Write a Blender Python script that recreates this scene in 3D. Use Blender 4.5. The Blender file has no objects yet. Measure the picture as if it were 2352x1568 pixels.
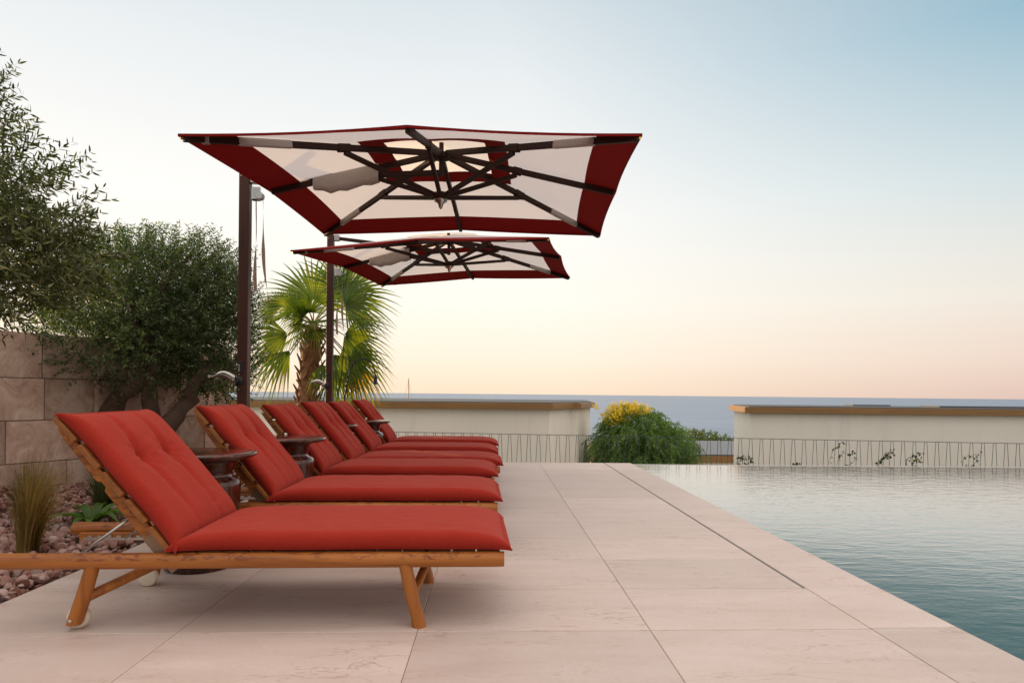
import bpy, math, random
import numpy as np
from mathutils import Matrix, Vector
rnd = random.Random(7)
rs = np.random.RandomState(11)
R = math.radians
SC = bpy.context.scene
COL = SC.collection

# ------------------------------------------------------------------ camera
cam_d = bpy.data.cameras.new('camera')
cam = bpy.data.objects.new('camera', cam_d); COL.objects.link(cam)
cam_d.sensor_width = 36.0; cam_d.lens = 24.0
cam_d.shift_y = 120.5 / 2352
cam_d.clip_start = 0.05; cam_d.clip_end = 120000
YAW = R(1.6)
cam.matrix_world = Matrix.Translation((0, 0, 0.91)) @ Matrix.Rotation(-YAW, 4, 'Z') @ Matrix.Rotation(R(90), 4, 'X') @ Matrix.Rotation(R(0.575), 4, 'Z')
SC.camera = cam

# ------------------------------------------------------------------ sky, sun, exposure
SUN_AZ, SUN_EL = R(-50), R(2.6)          # measured from +Y towards +X
SUN_STRENGTH = 5.0
world = bpy.data.worlds.new('World'); SC.world = world
world.use_nodes = True
wn = world.node_tree.nodes; wl = world.node_tree.links
wn.clear()
w_out = wn.new('ShaderNodeOutputWorld'); w_bg = wn.new('ShaderNodeBackground')
w_sky = wn.new('ShaderNodeTexSky'); w_sky.sky_type = 'NISHITA'
w_sky.sun_disc = False; w_sky.sun_elevation = SUN_EL; w_sky.sun_rotation = SUN_AZ
w_sky.altitude = 10; w_sky.air_density = 1.0; w_sky.dust_density = 1.0; w_sky.ozone_density = 1.0
w_bg.inputs['Strength'].default_value = 0.15
def w_ramp(src, stops):
    n = wn.new('ShaderNodeValToRGB'); wl.new(src, n.inputs['Fac'])
    while len(n.color_ramp.elements) < len(stops): n.color_ramp.elements.new(0.5)
    for e, (p, c) in zip(n.color_ramp.elements, stops): e.position = p; e.color = (*c, 1)
    return n.outputs['Color']
def w_mix(fac, a, b):
    n = wn.new('ShaderNodeMix'); n.data_type = 'RGBA'
    if isinstance(fac, float): n.inputs[0].default_value = fac
    else: wl.new(fac, n.inputs[0])
    wl.new(a, n.inputs[6]); wl.new(b, n.inputs[7]); return n.outputs[2]
# hand-set evening sky with added fill over the clear-sky model: tint by height and by bearing from the sun
w_tc = wn.new('ShaderNodeTexCoord'); w_sep = wn.new('ShaderNodeSeparateXYZ'); wl.new(w_tc.outputs['Generated'], w_sep.inputs[0])
w_el = w_sep.outputs[2]
w_dot = wn.new('ShaderNodeVectorMath'); w_dot.operation = 'DOT_PRODUCT'; wl.new(w_tc.outputs['Generated'], w_dot.inputs[0])
w_dot.inputs[1].default_value = (math.sin(SUN_AZ), math.cos(SUN_AZ), 0)
def w_rng(src, a, b):
    n = wn.new('ShaderNodeMapRange'); n.clamp = True; wl.new(src, n.inputs[0]); n.inputs[1].default_value = a; n.inputs[2].default_value = b; return n.outputs[0]
SKY = 2.2                                   # brightest value of the ramps below (they hold 0..1)
def sky_ramp(stops): return w_ramp(w_el, [(p, tuple(x / SKY for x in c)) for p, c in stops])
zenith_fill = [(0.60, (0.92, 0.86, 0.83)), (0.75, (1.45, 1.30, 1.21)), (1.0, (2.10, 1.84, 1.70))]  # added fill: unseen overhead sky brightened to light the deck
side_sun = sky_ramp([(0.0, (1.10, 0.88, 0.66)), (0.05, (1.14, 0.99, 0.82)), (0.13, (1.14, 1.08, 0.97)), (0.25, (1.10, 1.08, 1.04)), (0.42, (0.92, 0.955, 0.97)), (0.50, (0.79, 0.865, 0.905))] + zenith_fill)
side_far = sky_ramp([(0.0, (0.84, 0.62, 0.54)), (0.05, (0.94, 0.76, 0.66)), (0.12, (0.95, 0.88, 0.79)), (0.18, (0.87, 0.87, 0.83)), (0.26, (0.70, 0.81, 0.84)), (0.42, (0.33, 0.55, 0.68)), (0.50, (0.30, 0.48, 0.60))] + zenith_fill)
side_back = sky_ramp([(0.0, (0.28, 0.25, 0.23)), (0.2, (0.52, 0.46, 0.43)), (0.45, (1.0, 0.90, 0.84))] + zenith_fill[1:])  # unseen sky behind the camera, upper part brightened as fill
fill_right = sky_ramp([(0.0, (0.9, 0.72, 0.66)), (0.2, (1.25, 1.05, 0.96)), (0.45, (1.4, 1.2, 1.1))] + zenith_fill[1:])  # added glow on the unseen right side, lights the stone wall
w_col = w_mix(w_rng(w_dot.outputs['Value'], 0.0, 0.56), side_far, side_sun)
w_cross = wn.new('ShaderNodeVectorMath'); w_cross.operation = 'DOT_PRODUCT'; wl.new(w_tc.outputs['Generated'], w_cross.inputs[0]); w_cross.inputs[1].default_value = (1, -0.15, 0)
w_col = w_mix(w_rng(w_dot.outputs['Value'], -0.10, -0.5), w_col, side_back)
w_col = w_mix(w_rng(w_cross.outputs['Value'], 0.70, 0.95), w_col, fill_right)
w_scl = wn.new('ShaderNodeVectorMath'); w_scl.operation = 'SCALE'; wl.new(w_col, w_scl.inputs[0]); w_scl.inputs['Scale'].default_value = SKY / 0.15
w_fin = w_mix(0.9, w_sky.outputs[0], w_scl.outputs[0])
wl.new(w_fin, w_bg.inputs[0]); wl.new(w_bg.outputs[0], w_out.inputs[0])
sun_d = bpy.data.lights.new('sun', 'SUN'); sun_d.energy = SUN_STRENGTH; sun_d.angle = R(0.6)
sun_d.color = (1.0, 0.64, 0.28)
sun = bpy.data.objects.new('sun', sun_d); COL.objects.link(sun)
sdir = Vector((math.sin(SUN_AZ) * math.cos(SUN_EL), math.cos(SUN_AZ) * math.cos(SUN_EL), math.sin(SUN_EL)))
sun.rotation_euler = sdir.to_track_quat('Z', 'Y').to_euler()
SC.view_settings.view_transform = 'Standard'; SC.view_settings.look = 'None'
SC.view_settings.gamma = 1.0; SC.view_settings.use_curve_mapping = False
SC.view_settings.exposure = 0.0
SC.cycles.max_bounces = 8; SC.cycles.diffuse_bounces = 4; SC.cycles.glossy_bounces = 4
SC.cycles.transparent_max_bounces = 24; SC.cycles.transmission_bounces = 6
SC.cycles.use_denoising = True

# ------------------------------------------------------------------ helpers: mesh collector
class MB:
    def __init__(self): self.v = []; self.f = []; self.m = []; self.n = 0
    def add(self, verts, faces, mi=0):
        verts = np.asarray(verts, float).reshape(-1, 3)
        o = self.n; self.v.append(verts); self.n += len(verts)
        for f in faces: self.f.append([int(i) + o for i in f]); self.m.append(mi)
        return self
    def box(self, c, s, M=None, mi=0):
        c = np.array(c, float); h = np.array(s, float) / 2
        p = np.array([[x, y, z] for z in (-1, 1) for y in (-1, 1) for x in (-1, 1)], float) * h
        if M is not None: p = p @ np.array(M).T
        return self.add(p + c, [(0, 2, 3, 1), (4, 5, 7, 6), (0, 1, 5, 4), (2, 6, 7, 3), (0, 4, 6, 2), (1, 3, 7, 5)], mi)
    def bar(self, a, b, w, h, up=(0, 0, 1), mi=0, ext=0.0):      # rectangular bar from a to b
        a = np.array(a, float); b = np.array(b, float); d = b - a; L = np.linalg.norm(d); d /= L
        s = np.cross(d, up); s /= np.linalg.norm(s); u = np.cross(s, d)
        M = np.stack([d, s, u], 1)
        return self.box((a + b) / 2, (L + 2 * ext, w, h), M, mi)
    def tube(self, pts, rad, n=10, cap=True, mi=0, flat=None, squash=1.0):
        pts = np.array(pts, float); k = len(pts)
        rad = np.full(k, rad, float) if np.isscalar(rad) else np.array(rad, float)
        t = np.gradient(pts, axis=0); t /= np.linalg.norm(t, axis=1)[:, None] + 1e-12
        ref = np.array([0, 0, 1.0]) if abs(t[0][2]) < 0.9 else np.array([0, 1.0, 0])
        u = np.cross(t[0], ref); u /= np.linalg.norm(u)
        rings = []; a = np.arange(n) * 2 * np.pi / n
        for i in range(k):
            if flat is not None: u, w = np.array([1.0, 0, 0]), np.array([0, 1.0, 0])
            else:
                u = u - t[i] * np.dot(u, t[i]); u /= np.linalg.norm(u); w = np.cross(t[i], u)
            rings.append(pts[i] + rad[i] * (np.cos(a)[:, None] * u + squash * np.sin(a)[:, None] * w))
        fs = []
        for i in range(k - 1):
            for j in range(n):
                j2 = (j + 1) % n
                fs.append((i * n + j, i * n + j2, (i + 1) * n + j2, (i + 1) * n + j))
        if cap: fs.append(tuple(range(n))[::-1]); fs.append(tuple((k - 1) * n + j for j in range(n)))
        return self.add(np.concatenate(rings), fs, mi)
    def lathe(self, prof, n=32, c=(0, 0, 0), mi=0, M=None):       # prof: list of (r, z)
        a = np.arange(n) * 2 * np.pi / n; vs = []
        for r, z in prof: vs.append(np.stack([r * np.cos(a), r * np.sin(a), np.full(n, z)], 1))
        fs = []
        for i in range(len(prof) - 1):
            for j in range(n):
                j2 = (j + 1) % n
                fs.append((i * n + j, i * n + j2, (i + 1) * n + j2, (i + 1) * n + j))
        fs.append(tuple(range(n))[::-1]); fs.append(tuple((len(prof) - 1) * n + j for j in range(n)))
        p = np.concatenate(vs)
        if M is not None: p = p @ np.array(M).T
        return self.add(p + np.array(c), fs, mi)
    def prism(self, poly, z0, z1, mi=0):                          # footprint (ccw) to a wall block
        n = len(poly); v = [(x, y, z0) for x, y in poly] + [(x, y, z1) for x, y in poly]
        fs = [tuple(range(n))[::-1], tuple(range(n, 2 * n))] + [(i, (i + 1) % n, n + (i + 1) % n, n + i) for i in range(n)]
        return self.add(v, fs, mi)
    def grid(self, P, mi=0, flip=False):                          # P[i][j] of points
        P = np.array(P, float); a, b = P.shape[:2]; fs = []
        for i in range(a - 1):
            for j in range(b - 1):
                q = (i * b + j, i * b + j + 1, (i + 1) * b + j + 1, (i + 1) * b + j)
                fs.append(q[::-1] if flip else q)
        return self.add(P.reshape(-1, 3), fs, mi)
    def build(self, name, mat, parent=None, smooth=False, bevel=0.0, loc=None, auto=None):
        me = bpy.data.meshes.new(name)
        v = np.concatenate(self.v) if self.v else np.zeros((0, 3))
        lens = np.array([len(f) for f in self.f], np.int32)
        me.vertices.add(len(v)); me.vertices.foreach_set('co', v.astype(np.float32).ravel())
        flat = np.fromiter((i for f in self.f for i in f), np.int32)
        me.loops.add(len(flat)); me.loops.foreach_set('vertex_index', flat)
        me.polygons.add(len(lens)); st = np.concatenate([[0], np.cumsum(lens)[:-1]]).astype(np.int32)
        me.polygons.foreach_set('loop_start', st); me.polygons.foreach_set('loop_total', lens)
        me.polygons.foreach_set('material_index', np.array(self.m, np.int32))
        me.polygons.foreach_set('use_smooth', np.full(len(lens), smooth))
        me.update(calc_edges=True); me.validate()
        for mm in (mat if isinstance(mat, (list, tuple)) else [mat]): me.materials.append(mm)
        o = bpy.data.objects.new(name, me); COL.objects.link(o)
        if parent is not None: o.parent = parent
        if loc is not None: o.location = loc
        if bevel > 0:
            b = o.modifiers.new('bevel', 'BEVEL'); b.width = bevel; b.segments = 2; b.limit_method = 'ANGLE'; b.angle_limit = R(40)
        if smooth and auto:
            me.set_sharp_from_angle(angle=R(auto))
        return o

def raw(name, v, faces, mat, parent=None, smooth=False, mi=None):   # equal-size faces from arrays
    me = bpy.data.meshes.new(name); v = np.asarray(v, np.float32); faces = np.asarray(faces, np.int32)
    n, k = faces.shape
    me.vertices.add(len(v)); me.vertices.foreach_set('co', v.ravel())
    me.loops.add(n * k); me.loops.foreach_set('vertex_index', faces.ravel())
    me.polygons.add(n); me.polygons.foreach_set('loop_start', np.arange(n, dtype=np.int32) * k)
    me.polygons.foreach_set('loop_total', np.full(n, k, np.int32))
    me.polygons.foreach_set('use_smooth', np.full(n, smooth))
    if mi is not None: me.polygons.foreach_set('material_index', np.asarray(mi, np.int32))
    me.update(calc_edges=True)
    for mm in (mat if isinstance(mat, (list, tuple)) else [mat]): me.materials.append(mm)
    o = bpy.data.objects.new(name, me); COL.objects.link(o)
    if parent is not None: o.parent = parent
    return o

def tag(o, label, cat, group=None, kind=None):
    o['label'] = label; o['category'] = cat
    if group: o['group'] = group
    if kind: o['kind'] = kind
    return o
def thing(name, label, cat, loc=(0, 0, 0), rz=0.0, group=None):
    o = bpy.data.objects.new(name, None); COL.objects.link(o)
    o.empty_display_size = 0.2
    o.location = loc; o.rotation_euler = (0, 0, rz)
    return tag(o, label, cat, group)
def struct(o): o['kind'] = 'structure'; return o
def copy_tree(o, parent=None):
    c = o.copy(); COL.objects.link(c); c.parent = parent
    for ch in list(o.children): copy_tree(ch, c)
    return c

# ------------------------------------------------------------------ helpers: materials
class NM:
    def __init__(self, name):
        self.mat = bpy.data.materials.new(name); self.mat.use_nodes = True
        self.t = self.mat.node_tree; self.t.nodes.clear()
        self.out = self.N('ShaderNodeOutputMaterial')
    def N(self, typ, **kw):
        n = self.t.nodes.new(typ)
        for k, v in kw.items(): setattr(n, k, v)
        return n
    def L(self, a, b): self.t.links.new(a, b)
    def val(self, node, key, x):
        s = node.inputs[key]
        if hasattr(x, 'is_output') or isinstance(x, bpy.types.NodeSocket): self.L(x, s)
        else: s.default_value = x
    def coord(self, which='Object', scale=(1, 1, 1), rand=0.0, rot=(0, 0, 0)):
        c = self.N('ShaderNodeTexCoord').outputs[which]
        mp = self.N('ShaderNodeMapping'); mp.inputs['Scale'].default_value = scale; mp.inputs['Rotation'].default_value = rot
        self.L(c, mp.inputs['Vector'])
        if rand:
            g = self.N('ShaderNodeNewGeometry'); m = self.math('MULTIPLY', g.outputs['Random Per Island'], rand)
            cb = self.N('ShaderNodeCombineXYZ'); self.L(m, cb.inputs[0]); self.L(m, cb.inputs[1]); self.L(m, cb.inputs[2])
            ad = self.N('ShaderNodeVectorMath', operation='ADD'); self.L(mp.outputs[0], ad.inputs[0]); self.L(cb.outputs[0], ad.inputs[1])
            return ad.outputs[0]
        return mp.outputs[0]
    def noise(self, vec, scale=5, detail=4, rough=0.55, dist=0.0):
        n = self.N('ShaderNodeTexNoise'); self.L(vec, n.inputs['Vector'])
        n.inputs['Scale'].default_value = scale; n.inputs['Detail'].default_value = detail
        n.inputs['Roughness'].default_value = rough; n.inputs['Distortion'].default_value = dist
        return n.outputs['Fac']
    def math(self, op, a, b=0.0, clamp=False):
        n = self.N('ShaderNodeMath', operation=op); n.use_clamp = clamp
        self.val(n, 0, a); self.val(n, 1, b); return n.outputs[0]
    def ramp(self, fac, stops, interp='LINEAR'):
        n = self.N('ShaderNodeValToRGB'); self.L(fac, n.inputs['Fac']); cr = n.color_ramp; cr.interpolation = interp
        while len(cr.elements) < len(stops): cr.elements.new(0.5)
        for e, (p, c) in zip(cr.elements, stops):
            e.position = p; e.color = (c, c, c, 1) if np.isscalar(c) else (*c, 1)
        return n.outputs['Color']
    def mix(self, fac, a, b, blend='MIX'):
        n = self.N('ShaderNodeMix', data_type='RGBA', blend_type=blend)
        def s(i, x):
            if isinstance(x, bpy.types.NodeSocket): self.L(x, n.inputs[i])
            elif np.isscalar(x): n.inputs[i].default_value = x
            else: n.inputs[i].default_value = (*x, 1)
        s(0, fac); s(6, a); s(7, b); return n.outputs[2]
    def rand(self): return self.N('ShaderNodeNewGeometry').outputs['Random Per Island']
    def bump(self, h, strength=0.3, dist=0.01):
        n = self.N('ShaderNodeBump'); n.inputs['Strength'].default_value = strength; n.inputs['Distance'].default_value = dist
        self.L(h, n.inputs['Height']); return n.outputs[0]
    def principled(self, color, rough=0.6, normal=None, **kw):
        p = self.N('ShaderNodeBsdfPrincipled')
        if isinstance(color, bpy.types.NodeSocket): self.L(color, p.inputs['Base Color'])
        else: p.inputs['Base Color'].default_value = (*color, 1)
        self.val(p, 'Roughness', rough)
        if normal is not None: self.L(normal, p.inputs['Normal'])
        for k, x in kw.items(): self.val(p, k.replace('_', ' '), x)
        return p
    def done(self, shader): self.L(shader.outputs[0] if hasattr(shader, 'outputs') else shader, self.out.inputs['Surface']); return self.mat

def simple(name, color, rough=0.5, metal=0.0, var=0.12, scale=8.0, bump=0.0, spec=0.5):
    m = NM(name); v = m.coord('Object')
    n = m.noise(v, scale, 5)
    c = m.mix(n, tuple(x * (1 - var) for x in color), tuple(min(1, x * (1 + var)) for x in color))
    nb = m.bump(m.noise(v, scale * 12, 3), bump, 0.004) if bump else None
    return m.done(m.principled(c, rough, nb, Metallic=metal, Specular_IOR_Level=spec))

def make_stone_slab():
    m = NM('limestone_paving')
    v = m.coord('Object', (1, 1, 1), rand=13.0)
    vs = m.coord('Object', (1.0, 4.5, 1), rand=13.0)
    big = m.noise(vs, 1.6, 5, 0.6, 0.4)
    fine = m.noise(v, 60, 4, 0.7)
    base = m.ramp(big, [(0.25, (0.54, 0.43, 0.375)), (0.5, (0.60, 0.49, 0.435)), (0.75, (0.64, 0.545, 0.49))])
    tone = m.ramp(m.rand(), [(0.0, 0.87), (0.5, 0.98), (1.0, 1.06)])
    base = m.mix(1.0, base, tone, 'MULTIPLY')
    base = m.mix(0.10, base, m.ramp(fine, [(0.3, 0.25), (0.7, 1.0)]), 'MULTIPLY')
    wv = m.noise(m.coord('Object', (0.9, 3.4, 1), rand=31.0), 2.0, 4, 0.55, 0.35)
    vein = m.ramp(m.math('ABSOLUTE', m.math('SUBTRACT', wv, 0.5)), [(0.0, 1.0), (0.004, 0.6), (0.010, 0.0)])
    wv2 = m.noise(m.coord('Object', (1.5, 3.0, 1), rand=47.0), 3.2, 3, 0.5, 0.6)
    vein2 = m.ramp(m.math('ABSOLUTE', m.math('SUBTRACT', wv2, 0.44)), [(0.0, 0.7), (0.004, 0.35), (0.009, 0.0)])
    msk = m.ramp(m.noise(v, 2.0, 3), [(0.40, 0.0), (0.58, 1.0)])
    vv = m.math('MULTIPLY', m.math('MAXIMUM', vein, vein2), msk)
    base = m.mix(m.math('MULTIPLY', vv, 0.62), base, (0.34, 0.22, 0.15))
    stain = m.ramp(m.noise(m.coord('Object'), 1.1, 4, 0.6), [(0.52, 0.0), (0.75, 1.0)])
    base = m.mix(m.math('MULTIPLY', stain, 0.20), base, (0.40, 0.27, 0.20))
    spots = m.ramp(m.noise(v, 45, 2, 0.5), [(0.76, 0.0), (0.80, 1.0)])
    base = m.mix(m.math('MULTIPLY', spots, 0.5), base, (0.25, 0.16, 0.11))
    nb = m.bump(m.math('ADD', fine, big), 0.10, 0.004)
    return m.done(m.principled(base, m.ramp(big, [(0.3, 0.40), (0.7, 0.52)]), nb, Specular_IOR_Level=0.35))

def make_wood(name, axis, light=(0.39, 0.135, 0.024), dark=(0.20, 0.052, 0.009), stain=True, rand=3.0):
    m = NM(name)
    st = [28.0, 28.0, 28.0]; st[axis] = 1.6
    v = m.coord('Object', tuple(st), rand=rand)
    g = m.noise(v, 1.0, 6, 0.62, 0.5)
    st2 = [9.0, 9.0, 9.0]; st2[axis] = 1.2
    g2 = m.noise(m.coord('Object', tuple(st2), rand=rand), 1.0, 4)
    c = m.ramp(g, [(0.28, dark), (0.52, light), (0.75, tuple(x * 1.12 for x in light))])
    c = m.mix(m.ramp(g2, [(0.4, 0.0), (0.7, 0.45)]), c, tuple(x * 0.72 for x in light))
    if stain:
        s3 = [55.0, 55.0, 55.0]; s3[axis] = 22.0
        k = m.noise(m.coord('Object', tuple(s3)), 1.0, 4, 0.6, 0.8)
        k2 = m.noise(m.coord('Object', (5, 5, 5)), 1.0, 3)
        sep = m.N('ShaderNodeSeparateXYZ'); m.L(m.N('ShaderNodeTexCoord').outputs['Object'], sep.inputs[0])
        top = m.math('GREATER_THAN', sep.outputs[2], 0.268) if axis == 0 else None
        msk = m.math('MULTIPLY', m.ramp(k, [(0.49, 0.0), (0.56, 1.0)]), m.ramp(k2, [(0.40, 0.0), (0.52, 1.0)]))
        if top is not None: msk = m.math('MULTIPLY', msk, top)
        c = m.mix(m.math('MULTIPLY', msk, 0.75), c, (0.13, 0.026, 0.008))
    nb = m.bump(g, 0.18, 0.003)
    return m.done(m.principled(c, 0.48, nb, Specular_IOR_Level=0.4))

def make_fabric(name, col, sheen=0.25, trans=0.0, weave=900.0):
    m = NM(name); v = m.coord('Object')
    n = m.noise(v, 6, 4); f = m.noise(m.coord('Object', (1, 3, 1)), 160, 3, 0.7)
    c = m.mix(n, tuple(x * 0.90 for x in col), tuple(min(1, x * 1.07) for x in col))
    c = m.mix(0.30, c, m.ramp(f, [(0.3, 0.45), (0.7, 1.25)]), 'MULTIPLY')
    wr = m.noise(m.coord('Object', (1.0, 1.6, 1.6)), 7, 4, 0.6, 0.6)
    nb = m.bump(m.math('ADD', m.math('MULTIPLY', f, 0.09), wr), 0.34, 0.02)
    p = m.principled(c, 0.88, nb, Sheen_Weight=sheen, Sheen_Roughness=0.5, Specular_IOR_Level=0.15)
    p.inputs['Sheen Tint'].default_value = (1.0, 0.40, 0.30, 1)
    if trans:
        t = m.N('ShaderNodeBsdfTranslucent'); m.L(c, t.inputs['Color'])
        mx = m.N('ShaderNodeMixShader'); mx.inputs[0].default_value = trans
        m.L(p.outputs[0], mx.inputs[1]); m.L(t.outputs[0], mx.inputs[2]); return m.done(mx)
    return m.done(p)

def make_leaf(name, cols, trans=0.35, rough=0.5, tcol=None, clump=2.6):
    m = NM(name); r = m.rand()
    n = len(cols); c = m.ramp(r, [(i / (n - 1), k) for i, k in enumerate(cols)])
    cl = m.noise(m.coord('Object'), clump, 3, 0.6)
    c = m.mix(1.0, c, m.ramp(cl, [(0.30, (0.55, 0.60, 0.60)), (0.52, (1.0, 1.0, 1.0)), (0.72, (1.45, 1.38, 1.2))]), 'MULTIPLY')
    p = m.principled(c, rough, None, Specular_IOR_Level=0.35)
    t = m.N('ShaderNodeBsdfTranslucent')
    tc = m.mix(1.0, c, tcol or (1.5, 1.5, 0.7), 'MULTIPLY'); m.L(tc, t.inputs['Color'])
    mx = m.N('ShaderNodeMixShader'); mx.inputs[0].default_value = trans
    m.L(p.outputs[0], mx.inputs[1]); m.L(t.outputs[0], mx.inputs[2]); return m.done(mx)

def make_glaze():
    m = NM('brown_glaze'); v = m.coord('Object', (1, 1, 0.35))
    n = m.noise(v, 14, 6, 0.65, 1.2)
    c = m.ramp(n, [(0.30, (0.016, 0.004, 0.002)), (0.50, (0.055, 0.011, 0.005)), (0.72, (0.17, 0.045, 0.015))])
    nb = m.bump(m.noise(m.coord('Object'), 9, 3), 0.12, 0.01)
    return m.done(m.principled(c, 0.20, nb, Specular_IOR_Level=0.45, Coat_Weight=0.25, Coat_Roughness=0.08))

def make_wallblock():
    m = NM('sandstone_block'); v = m.coord('Object', (1, 1, 1), rand=9.0)
    b = m.noise(v, 5.5, 7, 0.70, 0.8); f = m.noise(v, 40, 4, 0.7)
    c = m.ramp(b, [(0.30, (0.40, 0.255, 0.19)), (0.5, (0.62, 0.45, 0.355)), (0.70, (0.80, 0.66, 0.56))])
    c = m.mix(1.0, c, m.ramp(m.rand(), [(0.0, 0.74), (1.0, 1.10)]), 'MULTIPLY')
    pits = m.ramp(m.noise(v, 22, 4, 0.65), [(0.60, 0.0), (0.68, 1.0)])
    c = m.mix(m.math('MULTIPLY', pits, 0.20), c, (0.16, 0.10, 0.075))
    nb = m.bump(m.math('ADD', m.math('MULTIPLY', f, 0.5), m.math('SUBTRACT', b, m.math('MULTIPLY', pits, 0.3))), 0.5, 0.012)
    return m.done(m.principled(c, 0.85, nb, Specular_IOR_Level=0.2))

def make_stucco(name, col):
    m = NM(name); v = m.coord('Object')
    n = m.noise(m.coord('Object', (0.6, 0.6, 0.25)), 1.6, 5, 0.6)
    c = m.mix(n, tuple(x * 0.93 for x in col), tuple(min(1, x * 1.04) for x in col))
    st = m.ramp(m.noise(m.coord('Object', (3.0, 3.0, 0.35)), 1.4, 5, 0.7), [(0.52, 0.0), (0.75, 1.0)])
    c = m.mix(m.math('MULTIPLY', st, 0.16), c, (0.42, 0.36, 0.28))
    nb = m.bump(m.noise(v, 55, 4, 0.7), 0.12, 0.006)
    return m.done(m.principled(c, 0.9, nb, Specular_IOR_Level=0.15))

def make_gravel():
    m = NM('pink_gravel'); r = m.rand(); v = m.coord('Object', rand=5.0)
    c = m.ramp(r, [(0.0, (0.25, 0.115, 0.09)), (0.35, (0.35, 0.19, 0.155)), (0.65, (0.43, 0.27, 0.23)), (1.0, (0.54, 0.40, 0.36))])
    n = m.noise(v, 30, 5, 0.7)
    c = m.mix(0.4, c, m.ramp(n, [(0.3, 0.45), (0.7, 1.2)]), 'MULTIPLY')
    return m.done(m.principled(c, 0.85, m.bump(n, 0.4, 0.01), Specular_IOR_Level=0.2))

def make_pool_water():
    m = NM('pool_water'); 
    a = m.noise(m.coord('Object', (1.0, 2.2, 1), rot=(0, 0, R(4))), 4.2, 3, 0.5, 0.5)
    b = m.noise(m.coord('Object', (1.0, 2.8, 1), rot=(0, 0, R(-6))), 13.0, 3, 0.55, 0.3)
    h = m.math('ADD', m.math('MULTIPLY', a, 0.7), m.math('MULTIPLY', b, 0.22))
    nb = m.bump(h, 0.16, 0.03)
    fr = m.N('ShaderNodeFresnel'); fr.inputs['IOR'].default_value = 1.33; m.L(nb, fr.inputs['Normal'])
    refl = m.ramp(fr.outputs[0], [(0.0, 0.0), (0.18, 0.08), (0.26, 0.27), (0.34, 0.72), (0.48, 0.94), (1.0, 1.0)])
    gl = m.N('ShaderNodeBsdfGlossy'); gl.inputs['Roughness'].default_value = 0.03; m.L(nb, gl.inputs['Normal'])
    tr = m.N('ShaderNodeBsdfTransparent'); tr.inputs['Color'].default_value = (0.50, 0.66, 0.68, 1)
    mx = m.N('ShaderNodeMixShader'); m.L(refl, mx.inputs[0]); m.L(tr.outputs[0], mx.inputs[1]); m.L(gl.outputs[0], mx.inputs[2])
    return m.done(mx)

def make_sea():
    m = NM('sea_water')
    a = m.noise(m.coord('Object', (1, 0.45, 1)), 0.05, 6, 0.62, 0.4)
    b = m.noise(m.coord('Object', (0.25, 1.4, 1)), 0.010, 6, 0.65, 0.5)
    c = m.ramp(b, [(0.35, (0.045, 0.10, 0.19)), (0.65, (0.10, 0.17, 0.28))])
    nb = m.bump(a, 1.0, 3.0)
    p = m.principled(c, 0.30, nb, Specular_IOR_Level=0.5, IOR=1.33); p.inputs['Specular Tint'].default_value = (0.58, 0.76, 1.0, 1)
    return m.done(p)

def make_canopy(name, col, trans):
    m = NM(name); v = m.coord('Object')
    n = m.noise(m.coord('Object', (1, 1, 2)), 2.2, 4, 0.6)
    c = m.mix(n, tuple(x * 0.94 for x in col), col)
    nb = m.bump(m.math('ADD', m.noise(v, 5, 3, 0.5, 0.8), m.math('MULTIPLY', m.noise(v, 240, 2), 0.03)), 0.10, 0.03)
    d = m.principled(c, 0.85, nb, Specular_IOR_Level=0.1)
    t = m.N('ShaderNodeBsdfTranslucent'); m.L(c, t.inputs['Color']); m.L(nb, t.inputs['Normal'])
    mx = m.N('ShaderNodeMixShader'); mx.inputs[0].default_value = trans
    m.L(d.outputs[0], mx.inputs[1]); m.L(t.outputs[0], mx.inputs[2]); return m.done(mx)

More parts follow.
